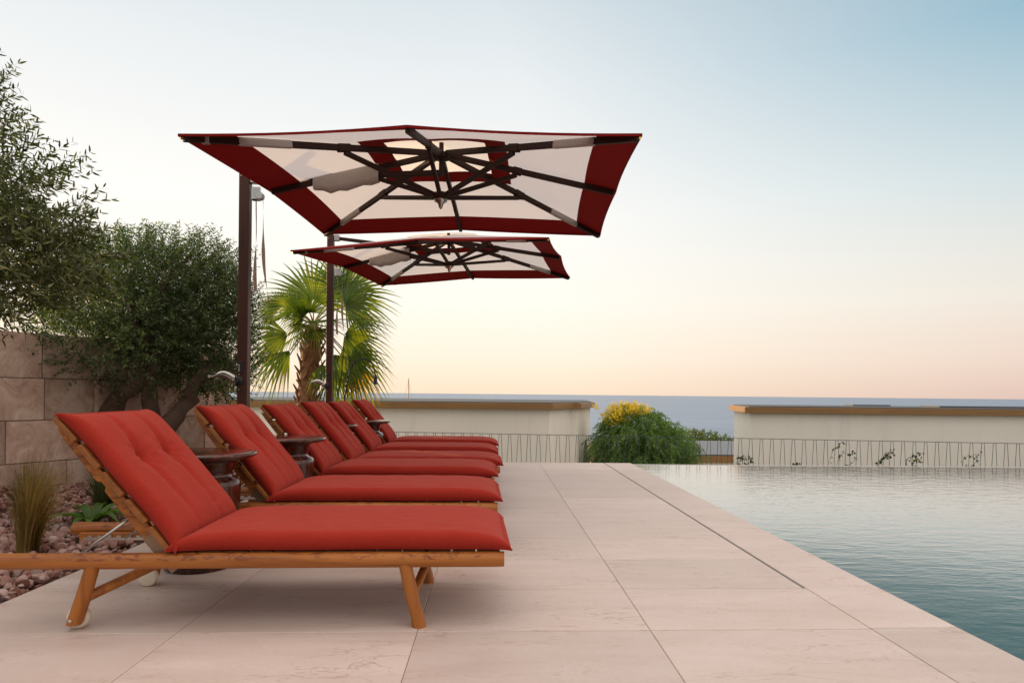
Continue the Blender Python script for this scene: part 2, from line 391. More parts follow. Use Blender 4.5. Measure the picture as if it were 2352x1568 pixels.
MAT = dict(
    slab=make_stone_slab(), grout=simple('beige_grout', (0.26, 0.17, 0.11), 0.9),
    teakx=make_wood('teak_lengthwise', 0), teakz=make_wood('teak_upright', 2, stain=False), teaky=make_wood('teak_crosswise', 1, (0.28, 0.10, 0.024), (0.15, 0.045, 0.010), stain=False),
    red=make_fabric('red_cushion_fabric', (0.345, 0.026, 0.015), sheen=0.16), redpipe=make_fabric('red_piping', (0.36, 0.022, 0.018)),
    steel=simple('brushed_steel', (0.55, 0.54, 0.52), 0.3, 1.0), chrome=simple('chrome', (0.50, 0.48, 0.46), 0.16, 1.0, 0.03),
    nylon=simple('cream_nylon', (0.72, 0.63, 0.50), 0.45), black=simple('black_metal', (0.02, 0.02, 0.022), 0.45),
    bronze=simple('bronze_plate', (0.26, 0.17, 0.11), 0.45, 0.6),
    glaze=make_glaze(), pole=make_wood('dark_stained_wood', 2, (0.068, 0.021, 0.011), (0.032, 0.010, 0.006), stain=False),
    rib=simple('dark_brown_rib', (0.030, 0.011, 0.007), 0.6, 0.0, 0.2, spec=0.25), brass=simple('brass', (0.75, 0.5, 0.2), 0.25, 1.0),
    white_can=make_canopy('cream_canopy', (0.82, 0.77, 0.74), 0.50), vent=make_canopy('vent_cloth', (0.85, 0.74, 0.62), 0.78), red_can=make_canopy('red_canopy', (0.225, 0.011, 0.010), 0.07),
    sleeve=make_fabric('cream_sleeve', (0.58, 0.53, 0.49), 0.0, 0.2), strap=make_fabric('tan_strap', (0.42, 0.30, 0.24), 0.0, 0.2),
    wallblock=make_wallblock(), mortar=simple('mortar', (0.44, 0.33, 0.26), 0.95),
    stucco=make_stucco('white_stucco', (0.93, 0.88, 0.80)), fascia=make_wood('ochre_fascia', 0, (0.30, 0.165, 0.062), (0.26, 0.14, 0.05), stain=False, rand=0.0),
    roofing=simple('grey_roofing', (0.045, 0.055, 0.06), 0.6), paleroof=simple('pale_roofing', (0.15, 0.17, 0.19), 0.8), niche=simple('niche_brown', (0.22, 0.17, 0.115), 0.9),
    gravel=make_gravel(), soil=simple('dark_soil', (0.12, 0.07, 0.055), 0.95, 0, 0.4, 3, 0.6),
    pool=make_pool_water(), pooltile=simple('blue_grey_pool_tile', (0.07, 0.15, 0.18), 0.5, 0, 0.15, 2.5), shelf=simple('pale_shelf_stone', (0.22, 0.33, 0.34), 0.5, 0, 0.12, 2.0), rim=simple('pool_rim_stone', (0.34, 0.31, 0.28), 0.4, 0, 0.1),
    sea=make_sea(), land=simple('scrub_land', (0.09, 0.10, 0.045), 0.95, 0, 0.5, 0.4),
    drain=simple('drain_metal', (0.15, 0.155, 0.145), 0.6), rail=simple('grey_green_iron', (0.075, 0.085, 0.08), 0.5, 0.2),
    bark=simple('olive_bark', (0.12, 0.08, 0.056), 0.95, 0, 0.55, 14, 0.9), palmbark=simple('palm_fibre', (0.27, 0.135, 0.06), 0.9, 0, 0.5, 25, 0.8),
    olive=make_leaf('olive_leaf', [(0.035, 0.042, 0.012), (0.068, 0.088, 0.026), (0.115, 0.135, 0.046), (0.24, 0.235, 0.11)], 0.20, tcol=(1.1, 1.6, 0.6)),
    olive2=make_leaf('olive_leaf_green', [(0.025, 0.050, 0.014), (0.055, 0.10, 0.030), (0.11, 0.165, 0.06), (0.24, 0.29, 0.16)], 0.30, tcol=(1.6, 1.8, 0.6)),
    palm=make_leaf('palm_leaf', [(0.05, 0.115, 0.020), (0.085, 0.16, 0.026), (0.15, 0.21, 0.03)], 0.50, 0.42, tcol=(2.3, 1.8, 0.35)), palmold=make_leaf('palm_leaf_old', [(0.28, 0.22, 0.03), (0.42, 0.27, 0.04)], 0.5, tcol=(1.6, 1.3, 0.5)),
    petiole=simple('palm_petiole', (0.26, 0.24, 0.06), 0.5),
    bush=make_leaf('pepper_leaf', [(0.09, 0.165, 0.045), (0.15, 0.26, 0.07), (0.23, 0.35, 0.13)], 0.45), flower_sun_tint=make_leaf('yellow_flower_sun_tint', [(0.72, 0.56, 0.04), (0.85, 0.70, 0.08)], 0.45, tcol=(1.1, 1.0, 0.6)),  # the yellow also stands in for low sun on the bush top
    shrub=make_leaf('dark_shrub_leaf', [(0.05, 0.085, 0.02), (0.10, 0.15, 0.035), (0.17, 0.23, 0.05)], 0.4),
    grass=make_leaf('dry_grass', [(0.14, 0.12, 0.03), (0.32, 0.21, 0.07), (0.48, 0.32, 0.14)], 0.35), grassg=make_leaf('green_grass', [(0.06, 0.085, 0.035), (0.12, 0.13, 0.06)], 0.3),
    broad=make_leaf('broad_leaf', [(0.06, 0.14, 0.02), (0.13, 0.22, 0.04)], 0.35), ivy=make_leaf('ivy_leaf', [(0.02, 0.045, 0.02), (0.05, 0.08, 0.03), (0.20, 0.20, 0.04)], 0.3),
    sail=simple('white_hull', (0.7, 0.7, 0.68), 0.4), mast=simple('mast_wood', (0.35, 0.24, 0.14), 0.5),
)

# ================================================================== SETTING
SL = 0.019                                    # the slab rows run very slightly off the view's frontal plane
def rowY(y, x): return y + SL * (x - 0.5)
def slab(mb, x0, x1, y0, y1, t=0.05, g=0.0012):
    x0 += g; x1 -= g; y0 += g * 2.2; y1 -= g * 2.2
    p = [(x0, rowY(y0, x0)), (x1, rowY(y0, x1)), (x1, rowY(y1, x1)), (x0, rowY(y1, x0))]
    c = 0.0016; h = [(x0 + c, rowY(y0 + c, x0)), (x1 - c, rowY(y0 + c, x1)), (x1 - c, rowY(y1 - c, x1)), (x0 + c, rowY(y1 - c, x0))]
    v = [(x, y, -t) for x, y in p] + [(x, y, -c) for x, y in p] + [(x, y, 0) for x, y in h]
    f = [(0, 1, 5, 4), (1, 2, 6, 5), (2, 3, 7, 6), (3, 0, 4, 7), (4, 5, 9, 8), (5, 6, 10, 9), (6, 7, 11, 10), (7, 4, 8, 11), (8, 9, 10, 11)]
    mb.add(v, f)
DY0, DYE = -2.44, 9.1
deck = MB()
xs = [-2.08, -1.18, -0.28, 0.62, 1.50]
ys = [2.63 + 0.563 * k for k in range(-9, 12)]
ys = [y for y in ys if y < DYE - 0.15] + [DYE]
for i in range(4):
    for j in range(len(ys) - 1): slab(deck, xs[i], xs[i + 1] - (0.012 if i == 3 and 3.0 < ys[j] + .2 else 0), ys[j], ys[j + 1])
cy = [2.64 + 0.94 * k for k in range(-5, 7)] + [DYE]
for j in range(len(cy) - 1): slab(deck, 1.502, 1.86, cy[j], cy[j + 1])
struct(deck.build('pool_deck', MAT['slab']))
struct(MB().box((-0.11, 3.3, -0.0535), (3.92, 11.55, 0.1)).build('deck_bed', MAT['grout']))
dr = MB().box((1.494, 5.95, -0.0035), (0.007, 5.9, 0.006))
struct(dr.build('slot_drain', MAT['drain']))
# pool basin: floor with a shelf, walls, water sheet, far rim
WZ = -0.016
PX1, PYE = 16.0, 9.02
pw = MB()
pw.box((8.93, 6.1, -0.45), (14.1, 6.2, 0.2), mi=1); pw.box((8.93, -0.5, -1.6), (14.1, 6.9, 0.2)); pw.box((8.93, 2.95, -0.97), (14.1, 0.1, 1.16))
struct(pw.build('pool_floor', [MAT['pooltile'], MAT['shelf']]))
pl = MB().box((1.80, 3.0, -0.9), (0.10, 13.0, 1.68)).box((16.05, 3.0, -0.9), (0.1, 13.0, 1.75)).box((8.95, -3.6, -0.9), (14.2, 0.1, 1.75)).box((8.95, 9.07, -0.9), (14.2, 0.1, 1.745))
struct(pl.build('pool_wall', MAT['pooltile']))
struct(MB().add([(1.862, -3.5, WZ), (PX1, -3.5, WZ), (PX1, PYE, WZ), (1.862, PYE, WZ)], [(0, 1, 2, 3)]).build('pool_water', MAT['pool']))
rimb = MB(); rimb.box((8.96, 9.10, -0.13), (14.2, 0.17, 0.22))
struct(rimb.build('pool_rim', MAT['rim']))
# ground: planting bed, lower terrace, slope, sea
gx = np.concatenate([np.linspace(-60, -4.4, 14), np.linspace(-4, 5, 8), np.linspace(7, 90, 16)])
prof = [(9.3, -1.3), (11, -1.5), (14, -2.6), (22, -3.1), (35, -3.6), (60, -8), (100, -16.5), (150, -24)]
P = [[(x, y, z + (0.0 if y < 15 else 0.25 * math.sin(x * 0.7 + y) )) for x in gx] for y, z in prof]
struct(MB().grid(P, flip=False).build('terrain', MAT['land'], smooth=True))
bed = MB().grid([[(x, y, -0.035 - (0.0 if x > -4 else 0.0)) for x in np.linspace(-14, -2.085, 10)] for y in (-3, 2, 6, 9, 11.6)])
struct(bed.build('ground', MAT['soil']))
struct(MB().box((-8.3, 11.7, -1.0), (12.0, 0.2, 1.86)).box((-0.1, 9.21, -0.68), (3.96, 0.1, 1.24)).build('terrace_wall', MAT['stucco']))
sx = np.concatenate([-np.geomspace(60000, 200, 12), [0], np.geomspace(200, 60000, 12)])
sy = np.concatenate([[80], np.geomspace(160, 70000, 14)])
struct(MB().grid([[(x, y, -20) for x in sx] for y in sy]).build('sea', MAT['sea']))

# gravel: one mass of broken pink stones
def ico():
    t = (1 + 5 ** .5) / 2
    v = np.array([(-1, t, 0), (1, t, 0), (-1, -t, 0), (1, -t, 0), (0, -1, t), (0, 1, t), (0, -1, -t), (0, 1, -t), (t, 0, -1), (t, 0, 1), (-t, 0, -1), (-t, 0, 1)], float)
    f = [(0, 11, 5), (0, 5, 1), (0, 1, 7), (0, 7, 10), (0, 10, 11), (1, 5, 9), (5, 11, 4), (11, 10, 2), (10, 7, 6), (7, 1, 8), (3, 9, 4), (3, 4, 2), (3, 2, 6), (3, 6, 8), (3, 8, 9), (4, 9, 5), (2, 4, 11), (6, 2, 10), (8, 6, 7), (9, 8, 1)]
    v = v / np.linalg.norm(v[0]); v = [tuple(x) for x in v]; mid = {}; nf = []
    def mp(a, b):
        k = (min(a, b), max(a, b))
        if k not in mid:
            p = (np.array(v[a]) + np.array(v[b])) / 2; v.append(tuple(p / np.linalg.norm(p))); mid[k] = len(v) - 1
        return mid[k]
    for a, b, c in f:
        x, y, z = mp(a, b), mp(b, c), mp(c, a); nf += [(a, x, z), (b, y, x), (c, z, y), (x, y, z)]
    return np.array(v), np.array(nf)
IV, IFc = ico()
def rand_rot(n, r=rs):
    q = r.normal(size=(n, 4)); q /= np.linalg.norm(q, axis=1)[:, None]; w, x, y, z = q.T
    return np.stack([np.stack([1 - 2 * (y * y + z * z), 2 * (x * y - z * w), 2 * (x * z + y * w)], 1), np.stack([2 * (x * y + z * w), 1 - 2 * (x * x + z * z), 2 * (y * z - x * w)], 1), np.stack([2 * (x * z - y * w), 2 * (y * z + x * w), 1 - 2 * (x * x + y * y)], 1)], 1)
def stones():
    pts = []
    for (n, x0, x1, y0, y1) in ((4200, -4.0, -2.12, 2.3, 4.6), (3600, -4.2, -2.12, 4.6, 7.6), (250, -3.6, -2.12, 7.6, 11.0)):
        pts.append(np.stack([rs.uniform(x0, x1, n), rs.uniform(y0, y1, n)], 1))
    pts = np.concatenate(pts); n = len(pts)
    s = rs.uniform(0.013, 0.031, n); V = np.repeat(IV[None], n, 0)
    V = V * (1 + 0.0 * V)
    d = rs.normal(size=(n, 5, 3)); d /= np.linalg.norm(d, axis=2)[:, :, None]
    for k in range(5):                               # chip flat facets off each stone
        dp = np.einsum('nvi,ni->nv', V, d[:, k]); cut = rs.uniform(0.45, 0.8, n)[:, None]
        V = V - np.maximum(dp - cut, 0)[:, :, None] * d[:, k][:, None]
    V *= (s[:, None] * rs.uniform(0.65, 1.3, (n, 3)))[:, None, :]
    V = np.einsum('nij,nvj->nvi', rand_rot(n), V)
    z = -0.03 + rs.uniform(0.0, 0.05, n) + 0.10 * np.clip((-2.4 - pts[:, 0]) / 1.5, 0, 1)
    V += np.concatenate([pts, z[:, None]], 1)[:, None, :]
    V[:, :, 0] = np.minimum(V[:, :, 0], -2.088)
    F = IFc[None] + (np.arange(n) * len(IV))[:, None, None]
    o = raw('gravel', V.reshape(-1, 3), F.reshape(-1, 3), MAT['gravel'])
    tag(o, 'pink broken stone gravel mulch beside the paved deck', 'gravel', kind='stuff')
stones()

# stone wall on the left
def stone_wall():
    a = np.array([-5.6, 2.47]); d = np.array([0.43, 0.80]); d /= np.linalg.norm(d); nrm = np.array([-d[1], d[0]])
    t = thing('stone_wall', 'pinkish sandstone block wall behind the olive trees', 'wall', (a[0], a[1], 0))
    L = 5.75; mb = MB(); M = np.array([[d[0], nrm[0], 0], [d[1], nrm[1], 0], [0, 0, 1]])
    zs = [-0.05, 0.30, 0.65, 1.0, 1.38]
    for k in range(4):
        s = -rnd.random() * 0.5
        while s < L:
            w = rnd.choice([0.28, 0.36, 0.42, 0.5, 0.6]); e = min(s + w, L); s0 = max(s, 0)
            if e - s0 > 0.05:
                c = d * ((s0 + e) / 2) + nrm * (0.13 + rnd.uniform(-.004, .004))
                mb.box((c[0], c[1], (zs[k] + zs[k + 1]) / 2), (e - s0 - 0.006, 0.26, zs[k + 1] - zs[k] - 0.006), M)
            s += w
    mb.build('stone_blocks', MAT['wallblock'], t, bevel=0.005)
    c = d * (L / 2) + nrm * 0.14
    MB().box((c[0], c[1], 0.65), (L - 0.03, 0.22, 1.40), M).build('mortar', MAT['mortar'], t)
stone_wall()

# villas below the terrace
def offset_poly(p, d):
    n = len(p); out = []
    for i in range(n):
        a, b, c = np.array(p[i - 1]), np.array(p[i]), np.array(p[(i + 1) % n])
        e1 = (b - a) / np.linalg.norm(b - a); e2 = (c - b) / np.linalg.norm(c - b)
        n1 = np.array([e1[1], -e1[0]]); n2 = np.array([e2[1], -e2[0]]); s = n1 + n2
        out.append(tuple(b + s * (d / (0.5 * np.dot(s, s)))))
    return out
def villa(name, label, poly, ztop, zbase, fh=0.125, over=0.11, extra=None):
    t = thing(name, label, 'villa', (poly[0][0], poly[0][1], zbase))
    lp = [(x - poly[0][0], y - poly[0][1]) for x, y in poly]; zt = ztop - zbase
    MB().prism(lp, 0, zt - fh - 0.002).build('wall', MAT['stucco'], t)
    MB().prism(offset_poly(lp, over), zt - fh, zt).build('fascia', MAT['fascia'], t, bevel=0.006)
    MB().prism(offset_poly(lp, over - 0.09), zt + 0.002, zt + 0.018).build('roof', MAT['roofing'], t)
    return t, lp, zt
polyL = [(-13, 13.7), (1.16, 14.0), (1.70, 15.05), (1.86, 15.06), (2.42, 16.9), (2.9, 21.5), (-13, 21.5)]
vL, lp, zt = villa('villa', 'long low white villa with a flat ochre edged roof, behind the palm', polyL, 0.725, -2.6)
o0 = polyL[0]
nm = MB(); 
pts = [(0.0, 0)] 
def arch(mb, base, dx, w, z0, z1, proud):              # arched niche set on a wall face; base point, unit direction along wall
    n = np.array([dx[1], -dx[0]]); k = 12
    out = [(-w / 2, z0), (w / 2, z0)] + [(w / 2 * math.cos(a), (z1 - w * .9) + w * .9 * math.sin(a)) for a in np.linspace(0, math.pi, k)]
    v = [(base[0] + dx[0] * s + n[0] * q, base[1] + dx[1] * s + n[1] * q, z) for q in (proud, -0.02) for s, z in out]; m = len(out)
    mb.add(v, [tuple(range(m))] + [(i, m + i, m + (i + 1) % m, (i + 1) % m) for i in range(m)])
d34 = np.array([2.42 - 1.86, 16.9 - 15.06]); d34 /= np.linalg.norm(d34)
bp = np.array([1.86, 15.06]) + d34 * 1.25 - np.array(o0)
arch(nm, bp, d34, 0.55, 1.0, 2.45, 0.012); nm.build('arched_niche', MAT['niche'], vL)
rp = MB().box((6.3, 2.2, zt + 0.03), (1.2, 2.2, 0.03)); rp.build('roof_panel', MAT['paleroof'], vL)
for x in (9.55, 9.8): MB().box((x, 0.20, 2.72), (0.07, 0.03, 0.07)).build('wall_vent', MAT['black'], vL)
polyR = [(5.36, 14.10), (18, 13.65), (18, 16.6), (6.03, 16.9)]
vR, lp, zt = villa('villa', 'white villa with ochre edged roof beyond the pool, ivy railing in front', polyR, 0.69, -2.6)
MB().box((6.6, 1.2, zt + 0.03), (4.0, 0.7, 0.03)).build('roof_panel', MAT['roofing'], vR)
MB().box((3.6, 2.0, zt + 0.035), (0.9, 0.4, 0.03)).build('roof_panel', MAT['paleroof'], vR)
# lower house seen between the villas
t, lp, zt = villa('villa', 'lower house with grey flat roof between the bush and the right villa', [(3.6, 22.0), (12, 22.0), (12, 28.6), (3.6, 28.6)], -1.03, -3.4, 0.21, 0.10)
MB().prism(offset_poly(lp, 0.06), zt + 0.020, zt + 0.05).build('roof_deck', MAT['paleroof'], t)
t, lp, zt = villa('villa', 'small white house corner glimpsed between left villa and the bush', [(3.2, 19.9), (3.72, 19.9), (3.72, 22), (3.2, 22)], -0.62, -3.2, 0.14, 0.06)

# ================================================================== FOLIAGE
def frames(d, roll=None):
    """orthonormal frames for directions d (n,3): returns d, side, normal"""
    n = len(d); d = d / (np.linalg.norm(d, axis=1)[:, None] + 1e-9)
    a = rs.normal(size=(n, 3)) if roll is None else roll
    s = np.cross(d, a); s /= np.linalg.norm(s, axis=1)[:, None] + 1e-9
    return d, s, np.cross(s, d)
def leaves(pos, dirs, length, width, curl=0.12, roll=None):
    """lens shaped leaves, 6 verts / 4 tris-as-quads each"""
    d, s, nn = frames(dirs, roll); L = length[:, None]; W = width[:, None]
    v = np.stack([pos, pos + d * L * .35 + s * W * .5, pos + d * L * .72 + s * W * .36 - nn * L * curl * .5, pos + d * L - nn * L * curl,
                  pos + d * L * .72 - s * W * .36 - nn * L * curl * .5, pos + d * L * .35 - s * W * .5], 1)
    n = len(pos); o = np.arange(n)[:, None] * 6
    f = np.concatenate([o + np.array([0, 1, 2, 5]), o + np.array([5, 2, 3, 4])], 0)
    return v.reshape(-1, 3), f
def sprigs(base, dirs, length, nl, leaf_l, leaf_w, droop=0.0, spread=0.75, curl=0.12):
    """twigs carrying opposite leaves. returns leaf verts, faces, twig polylines"""
    n = len(base); d, s, nn = frames(dirs)
    pos = []; ld = []; ll = []; tw = []
    k = np.linspace(0.12, 1.0, nl)
    P = []
    for i, t in enumerate(k):
        p = base + d * (length * t)[:, None] + np.array([0, 0, -1.0]) * (droop * length * t * t)[:, None]
        P.append(p)
        ang = i * 1.75 + rs.uniform(0, 6.28, n) * 0.15
        tang = d + np.array([0, 0, -2.0]) * (droop * t)
        for sg in (1, -1):
            o = s * np.cos(ang)[:, None] * sg + nn * np.sin(ang)[:, None] * sg
            q = tang * (1 - 0.5 * spread) + o * spread + rs.normal(size=(n, 3)) * 0.18
            pos.append(p + rs.normal(size=(n, 3)) * 0.004); ld.append(q); ll.append(leaf_l * rs.uniform(0.65, 1.15, n) * (1.0 - 0.35 * abs(t - 0.6)))
    pos = np.concatenate(pos); ld = np.concatenate(ld); ll = np.concatenate(ll)
    v, f = leaves(pos, ld, ll, ll * leaf_w, curl)
    return v, f, np.stack([base] + P[::3] + [P[-1]], 1)
def twig_mesh(polys, r):
    """triangular twigs from polylines (n,k,3)"""
    n, k, _ = polys.shape; V = []; 
    off = np.array([(1, 0, 0), (-.5, .87, 0), (-.5, -.87, .3)]) * r
    taper = np.linspace(1, 0.35, k)
    V = polys[:, :, None, :] + off[None, None] * taper[None, :, None, None]
    V = V.reshape(-1, 3); o = np.arange(n)[:, None] * (k * 3); F = []
    for i in range(k - 1):
        for j in range(3):
            j2 = (j + 1) % 3; F.append(o + np.array([i * 3 + j, i * 3 + j2, (i + 1) * 3 + j2, (i + 1) * 3 + j]))
    return V, np.concatenate(F, 0)
def blob_points(n, lobes, shell=0.55):
    """points in lobes (centre, radii), denser near each lobe's skin; returns pos and outward dirs"""
    w = np.array([l[1][0] * l[1][1] * l[1][2] for l in lobes]) ** (2 / 3); w = w / w.sum()
    idx = rs.choice(len(lobes), n, p=w)
    u = rs.normal(size=(n, 3)); u /= np.linalg.norm(u, axis=1)[:, None]
    r = shell + (1 - shell) * rs.uniform(0, 1, n) ** 0.7
    r = np.where(rs.uniform(size=n) < 0.2, rs.uniform(0.1, shell, n), r)
    C = np.array([l[0] for l in lobes])[idx]; Rr = np.array([l[1] for l in lobes])[idx]
    return C + u * r[:, None] * Rr, u
def gnarly(mb, pts, rad, n=9, wob=0.02, seg=5):
    pts = np.array(pts, float); k = len(pts); t = np.linspace(0, k - 1, (k - 1) * seg + 1)
    P = np.stack([np.interp(t, np.arange(k), pts[:, i]) for i in range(3)], 1); rr = np.interp(t, np.arange(k), rad)
    for _ in range(2): P[1:-1] = (P[:-2] + 2 * P[1:-1] + P[2:]) / 4
    P[1:-1] += rs.normal(size=(len(P) - 2, 3)) * wob; rr = rr * (1 + rs.uniform(-.13, .16, len(rr)))
    mb.tube(P, rr, n)

def olive_tree(label, loc, lobes, nsprig, sl, ll, lw, trunks, mat, nl=8, wind=(0.45, 0, 0.55)):
    t = thing('olive_tree', label, 'tree', loc)
    p, u = blob_points(nsprig, lobes); d = u * 0.75 + np.array(wind) + rs.normal(size=u.shape) * 0.3
    v, f, tw = sprigs(p, d, sl * rs.uniform(0.6, 1.35, nsprig), nl, ll, lw, droop=0.10)
    raw('crown', v, f, mat, t)
    tb = MB()
    for q, r in trunks: gnarly(tb, q, r)
    # limbs reaching into the lobes
    ends = [np.array(q[-1], float) for q, r in trunks]
    for c, rad in lobes:
        c = np.array(c, float); e = min(ends, key=lambda x: np.linalg.norm(x - c))
        for s in range(3):
            tip = c + rs.uniform(-.6, .6, 3) * np.array(rad); midp = (e + tip) / 2 + rs.normal(size=3) * 0.08
            gnarly(tb, [e, midp, tip], [0.035, 0.02, 0.006], 6, 0.008)
    trunk = tb.build('trunk', MAT['bark'], t, smooth=True)
    tv, tf = twig_mesh(tw, 0.0016); raw('twigs', tv, tf, MAT['bark'], t)
    return t

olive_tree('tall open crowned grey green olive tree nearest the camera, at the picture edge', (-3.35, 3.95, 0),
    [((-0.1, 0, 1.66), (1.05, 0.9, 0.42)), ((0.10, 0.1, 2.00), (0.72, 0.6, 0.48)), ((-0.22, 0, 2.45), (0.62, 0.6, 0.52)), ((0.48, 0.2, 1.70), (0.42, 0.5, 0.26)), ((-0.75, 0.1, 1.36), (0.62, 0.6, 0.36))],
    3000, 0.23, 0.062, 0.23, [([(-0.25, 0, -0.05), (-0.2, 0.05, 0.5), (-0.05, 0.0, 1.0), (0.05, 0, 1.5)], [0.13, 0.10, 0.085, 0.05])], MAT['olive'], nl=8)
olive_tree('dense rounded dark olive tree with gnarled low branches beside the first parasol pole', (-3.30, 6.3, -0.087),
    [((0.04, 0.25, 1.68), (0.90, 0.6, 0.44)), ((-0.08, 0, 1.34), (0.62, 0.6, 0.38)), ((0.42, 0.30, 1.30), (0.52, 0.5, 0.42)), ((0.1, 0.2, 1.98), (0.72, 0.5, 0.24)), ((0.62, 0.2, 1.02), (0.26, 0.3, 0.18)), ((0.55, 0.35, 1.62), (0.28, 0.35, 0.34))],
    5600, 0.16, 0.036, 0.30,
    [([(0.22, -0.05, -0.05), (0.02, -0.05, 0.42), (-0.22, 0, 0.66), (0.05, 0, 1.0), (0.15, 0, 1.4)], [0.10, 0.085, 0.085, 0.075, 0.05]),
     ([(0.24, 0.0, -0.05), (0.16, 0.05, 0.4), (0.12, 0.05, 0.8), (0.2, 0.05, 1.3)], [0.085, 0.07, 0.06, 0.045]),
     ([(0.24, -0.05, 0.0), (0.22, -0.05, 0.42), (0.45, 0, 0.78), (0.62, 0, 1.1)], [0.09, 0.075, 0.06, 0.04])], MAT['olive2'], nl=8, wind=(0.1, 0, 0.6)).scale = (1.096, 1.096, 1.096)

# fan palm
def frond(parent, base, tip, normal, Rb, nseg=34, arc=R(140), old=False, sag=0.28, rot=0.0):
    base = np.array(base, float); tip = np.array(tip, float)
    ax = tip - base; ax /= np.linalg.norm(ax); nrm = np.array(normal, float); nrm -= ax * np.dot(nrm, ax); nrm /= np.linalg.norm(nrm)
    sd = np.cross(nrm, ax); mb = MB()
    mid = (base + tip) / 2 + np.array([0, 0, 0.07])
    tt = np.linspace(0, 1, 7)[:, None]; P = (1 - tt) ** 2 * base + 2 * tt * (1 - tt) * mid + tt ** 2 * tip
    mb.tube(P, np.linspace(0.014, 0.008, 7), 6, mi=1)
    da = 2 * arc / nseg
    for k in range(nseg):
        a = -arc + da * (k + .5) + rnd.uniform(-.015, .015); L = Rb * (0.80 + 0.22 * math.cos(a * 0.62)) * rnd.uniform(.93, 1.05)
        dd = ax * math.cos(a) + sd * math.sin(a); ss = -ax * math.sin(a) + sd * math.cos(a)
        pts = []; g = sag * rnd.uniform(.7, 1.4)
        for (q, w) in ((0.02, 0.01), (0.28, 0.28 * da * .52), (0.45, 0.43 * da * .50), (0.68, 0.24 * da * .5), (0.86, 0.12 * da * .5), (1.0, 0.01 * da)):
            c = tip + dd * (L * q) + np.array([0, 0, -1.0]) * (L * g * max(0, q - .35) ** 2 * 1.6) - nrm * (0.10 * L * q * q) 
            fold = nrm * (w * L * 0.45)
            wv = ss * (w * L)
            pts.append((c - wv + fold, c, c + wv + fold))
        v = np.array(pts).reshape(-1, 3); f = []
        for i in range(5): f += [(i * 3, i * 3 + 1, i * 3 + 4, i * 3 + 3), (i * 3 + 1, i * 3 + 2, i * 3 + 5, i * 3 + 4)]
        mb.add(v, f, 0)
    return mb.build('frond', [MAT['palmold' if old else 'palm'], MAT['petiole']], parent)
def palm():
    PY = 10.4; px = 1568 / PY
    t = thing('palm_tree', 'backlit fan palm with shaggy brown trunk behind the second parasol pole', 'tree', ((716 - 1133) / px, PY, -0.9))
    def at(x, y, dy=0.0): return np.array([(x - 716) / px, dy, 0.91 + (899 - y) / px + 0.9])
    tb = MB(); tr_pts = [at(700, 1180), at(706, 1000), at(712, 900), at(720, 800), at(724, 752)]
    gnarly(tb, tr_pts, [0.155, 0.145, 0.14, 0.14, 0.11], 14, 0.006, 6)
    tb.build('trunk', MAT['palmbark'], t, smooth=True)
    bt = MB()                                        # old leaf bases crossing on the trunk
    for i in range(110):
        s = i / 110; c = tr_pts[0] * 0; k = s * 3.6; a0 = int(min(k, 3)); c = tr_pts[a0] * (1 - (k - a0)) + tr_pts[a0 + 1] * (k - a0)
        a = i * 2.4; o = np.array([math.cos(a), math.sin(a), 0]); w = np.array([-math.sin(a), math.cos(a), 0]) * 0.045 * rnd.choice((1, -1))
        r0 = 0.125 if k < 3 else 0.10
        p0 = c + o * r0 - w; p1 = c + o * (r0 + 0.03) + np.array([0, 0, .07]); p2 = c + o * (r0 + 0.075 * rnd.uniform(.5, 1.4)) + np.array([0, 0, .17]) + w
        bt.tube([p0, p1, p2], [0.026, 0.022, 0.010], 5)
    bt.build('leaf_bases', MAT['palmbark'], t, smooth=False)
    C = (722, 745)
    F = [((736, 762), -0.24, 0.42, (.2, -.95, .15), 0, 95), ((712, 750), -0.26, 0.36, (-.2, -.95, .1), 0, 85), ((708, 735), -0.22, 0.50, (-.5, -.8, .3), 0, 115), ((742, 742), -0.20, 0.52, (.5, -.8, .3), 0, 110), ((722, 722), -0.25, 0.46, (.1, -.95, .2), 0, 120), ((752, 838), -0.25, 0.42, (.3, -.95, .1), 0, 55), ((768, 850), -0.05, 0.62, (.4, -.9, .1), 0, 50),
         ((718, 690), 0.10, 0.95, (0.1, -1, 0.25), 0, 115), ((750, 672), 0.45, 0.9, (0.2, -.8, 0.5), 0, 110), ((782, 668), 0.25, 0.95, (0.5, -.8, .4), 0, 105),
         ((800, 706), -0.15, 0.66, (-.1, -.9, .5), 0, 100), ((806, 730), 0.25, 0.66, (.3, -.4, .9), 0, 90), ((790, 768), 0.1, 0.80, (.4, -.75, .5), 0, 82), ((782, 796), 0.2, 0.86, (.6, -.75, .3), 0, 72), ((795, 812), 0.05, 0.80, (.5, -.85, .2), 0, 62),
         ((772, 815), -0.12, 0.62, (.5, -.9, .2), 0, 60), ((806, 846), 0.1, 0.60, (.6, -.7, .2), 1, 60),
         ((650, 700), 0.1, 0.48, (-.2, -.6, .8), 0, 100), ((636, 728), 0.3, 0.45, (-.3, -.4, .9), 0, 85), ((662, 768), 0.05, 0.80, (-.30, -.92, .25), 0, 62), ((640, 778), 0.25, 0.72, (-.5, -.8, .3), 0, 55), ((672, 806), -0.05, 0.74, (-.2, -.97, .1), 0, 42), ((628, 716), 0.1, 0.40, (-.3, -.85, .4), 0, 95),
         ((690, 716), -0.25, 0.42, (-.1, -.9, .5), 0, 85), 
         ((670, 760), 0.5, 0.62, (-.4, -.3, .8), 0, 60), ((648, 815), 0.45, 0.52, (-.8, -.5, .2), 1, 50)]
    for (x, y), dy, Rb, nr, old, arc in F:
        b = at(*C, 0.0); tip = at(x, y, dy)
        frond(t, b, tip, nr, Rb, old=bool(old), sag=0.22 if y < 740 else 0.45, arc=R(arc), nseg=int(arc * 0.30))
palm()

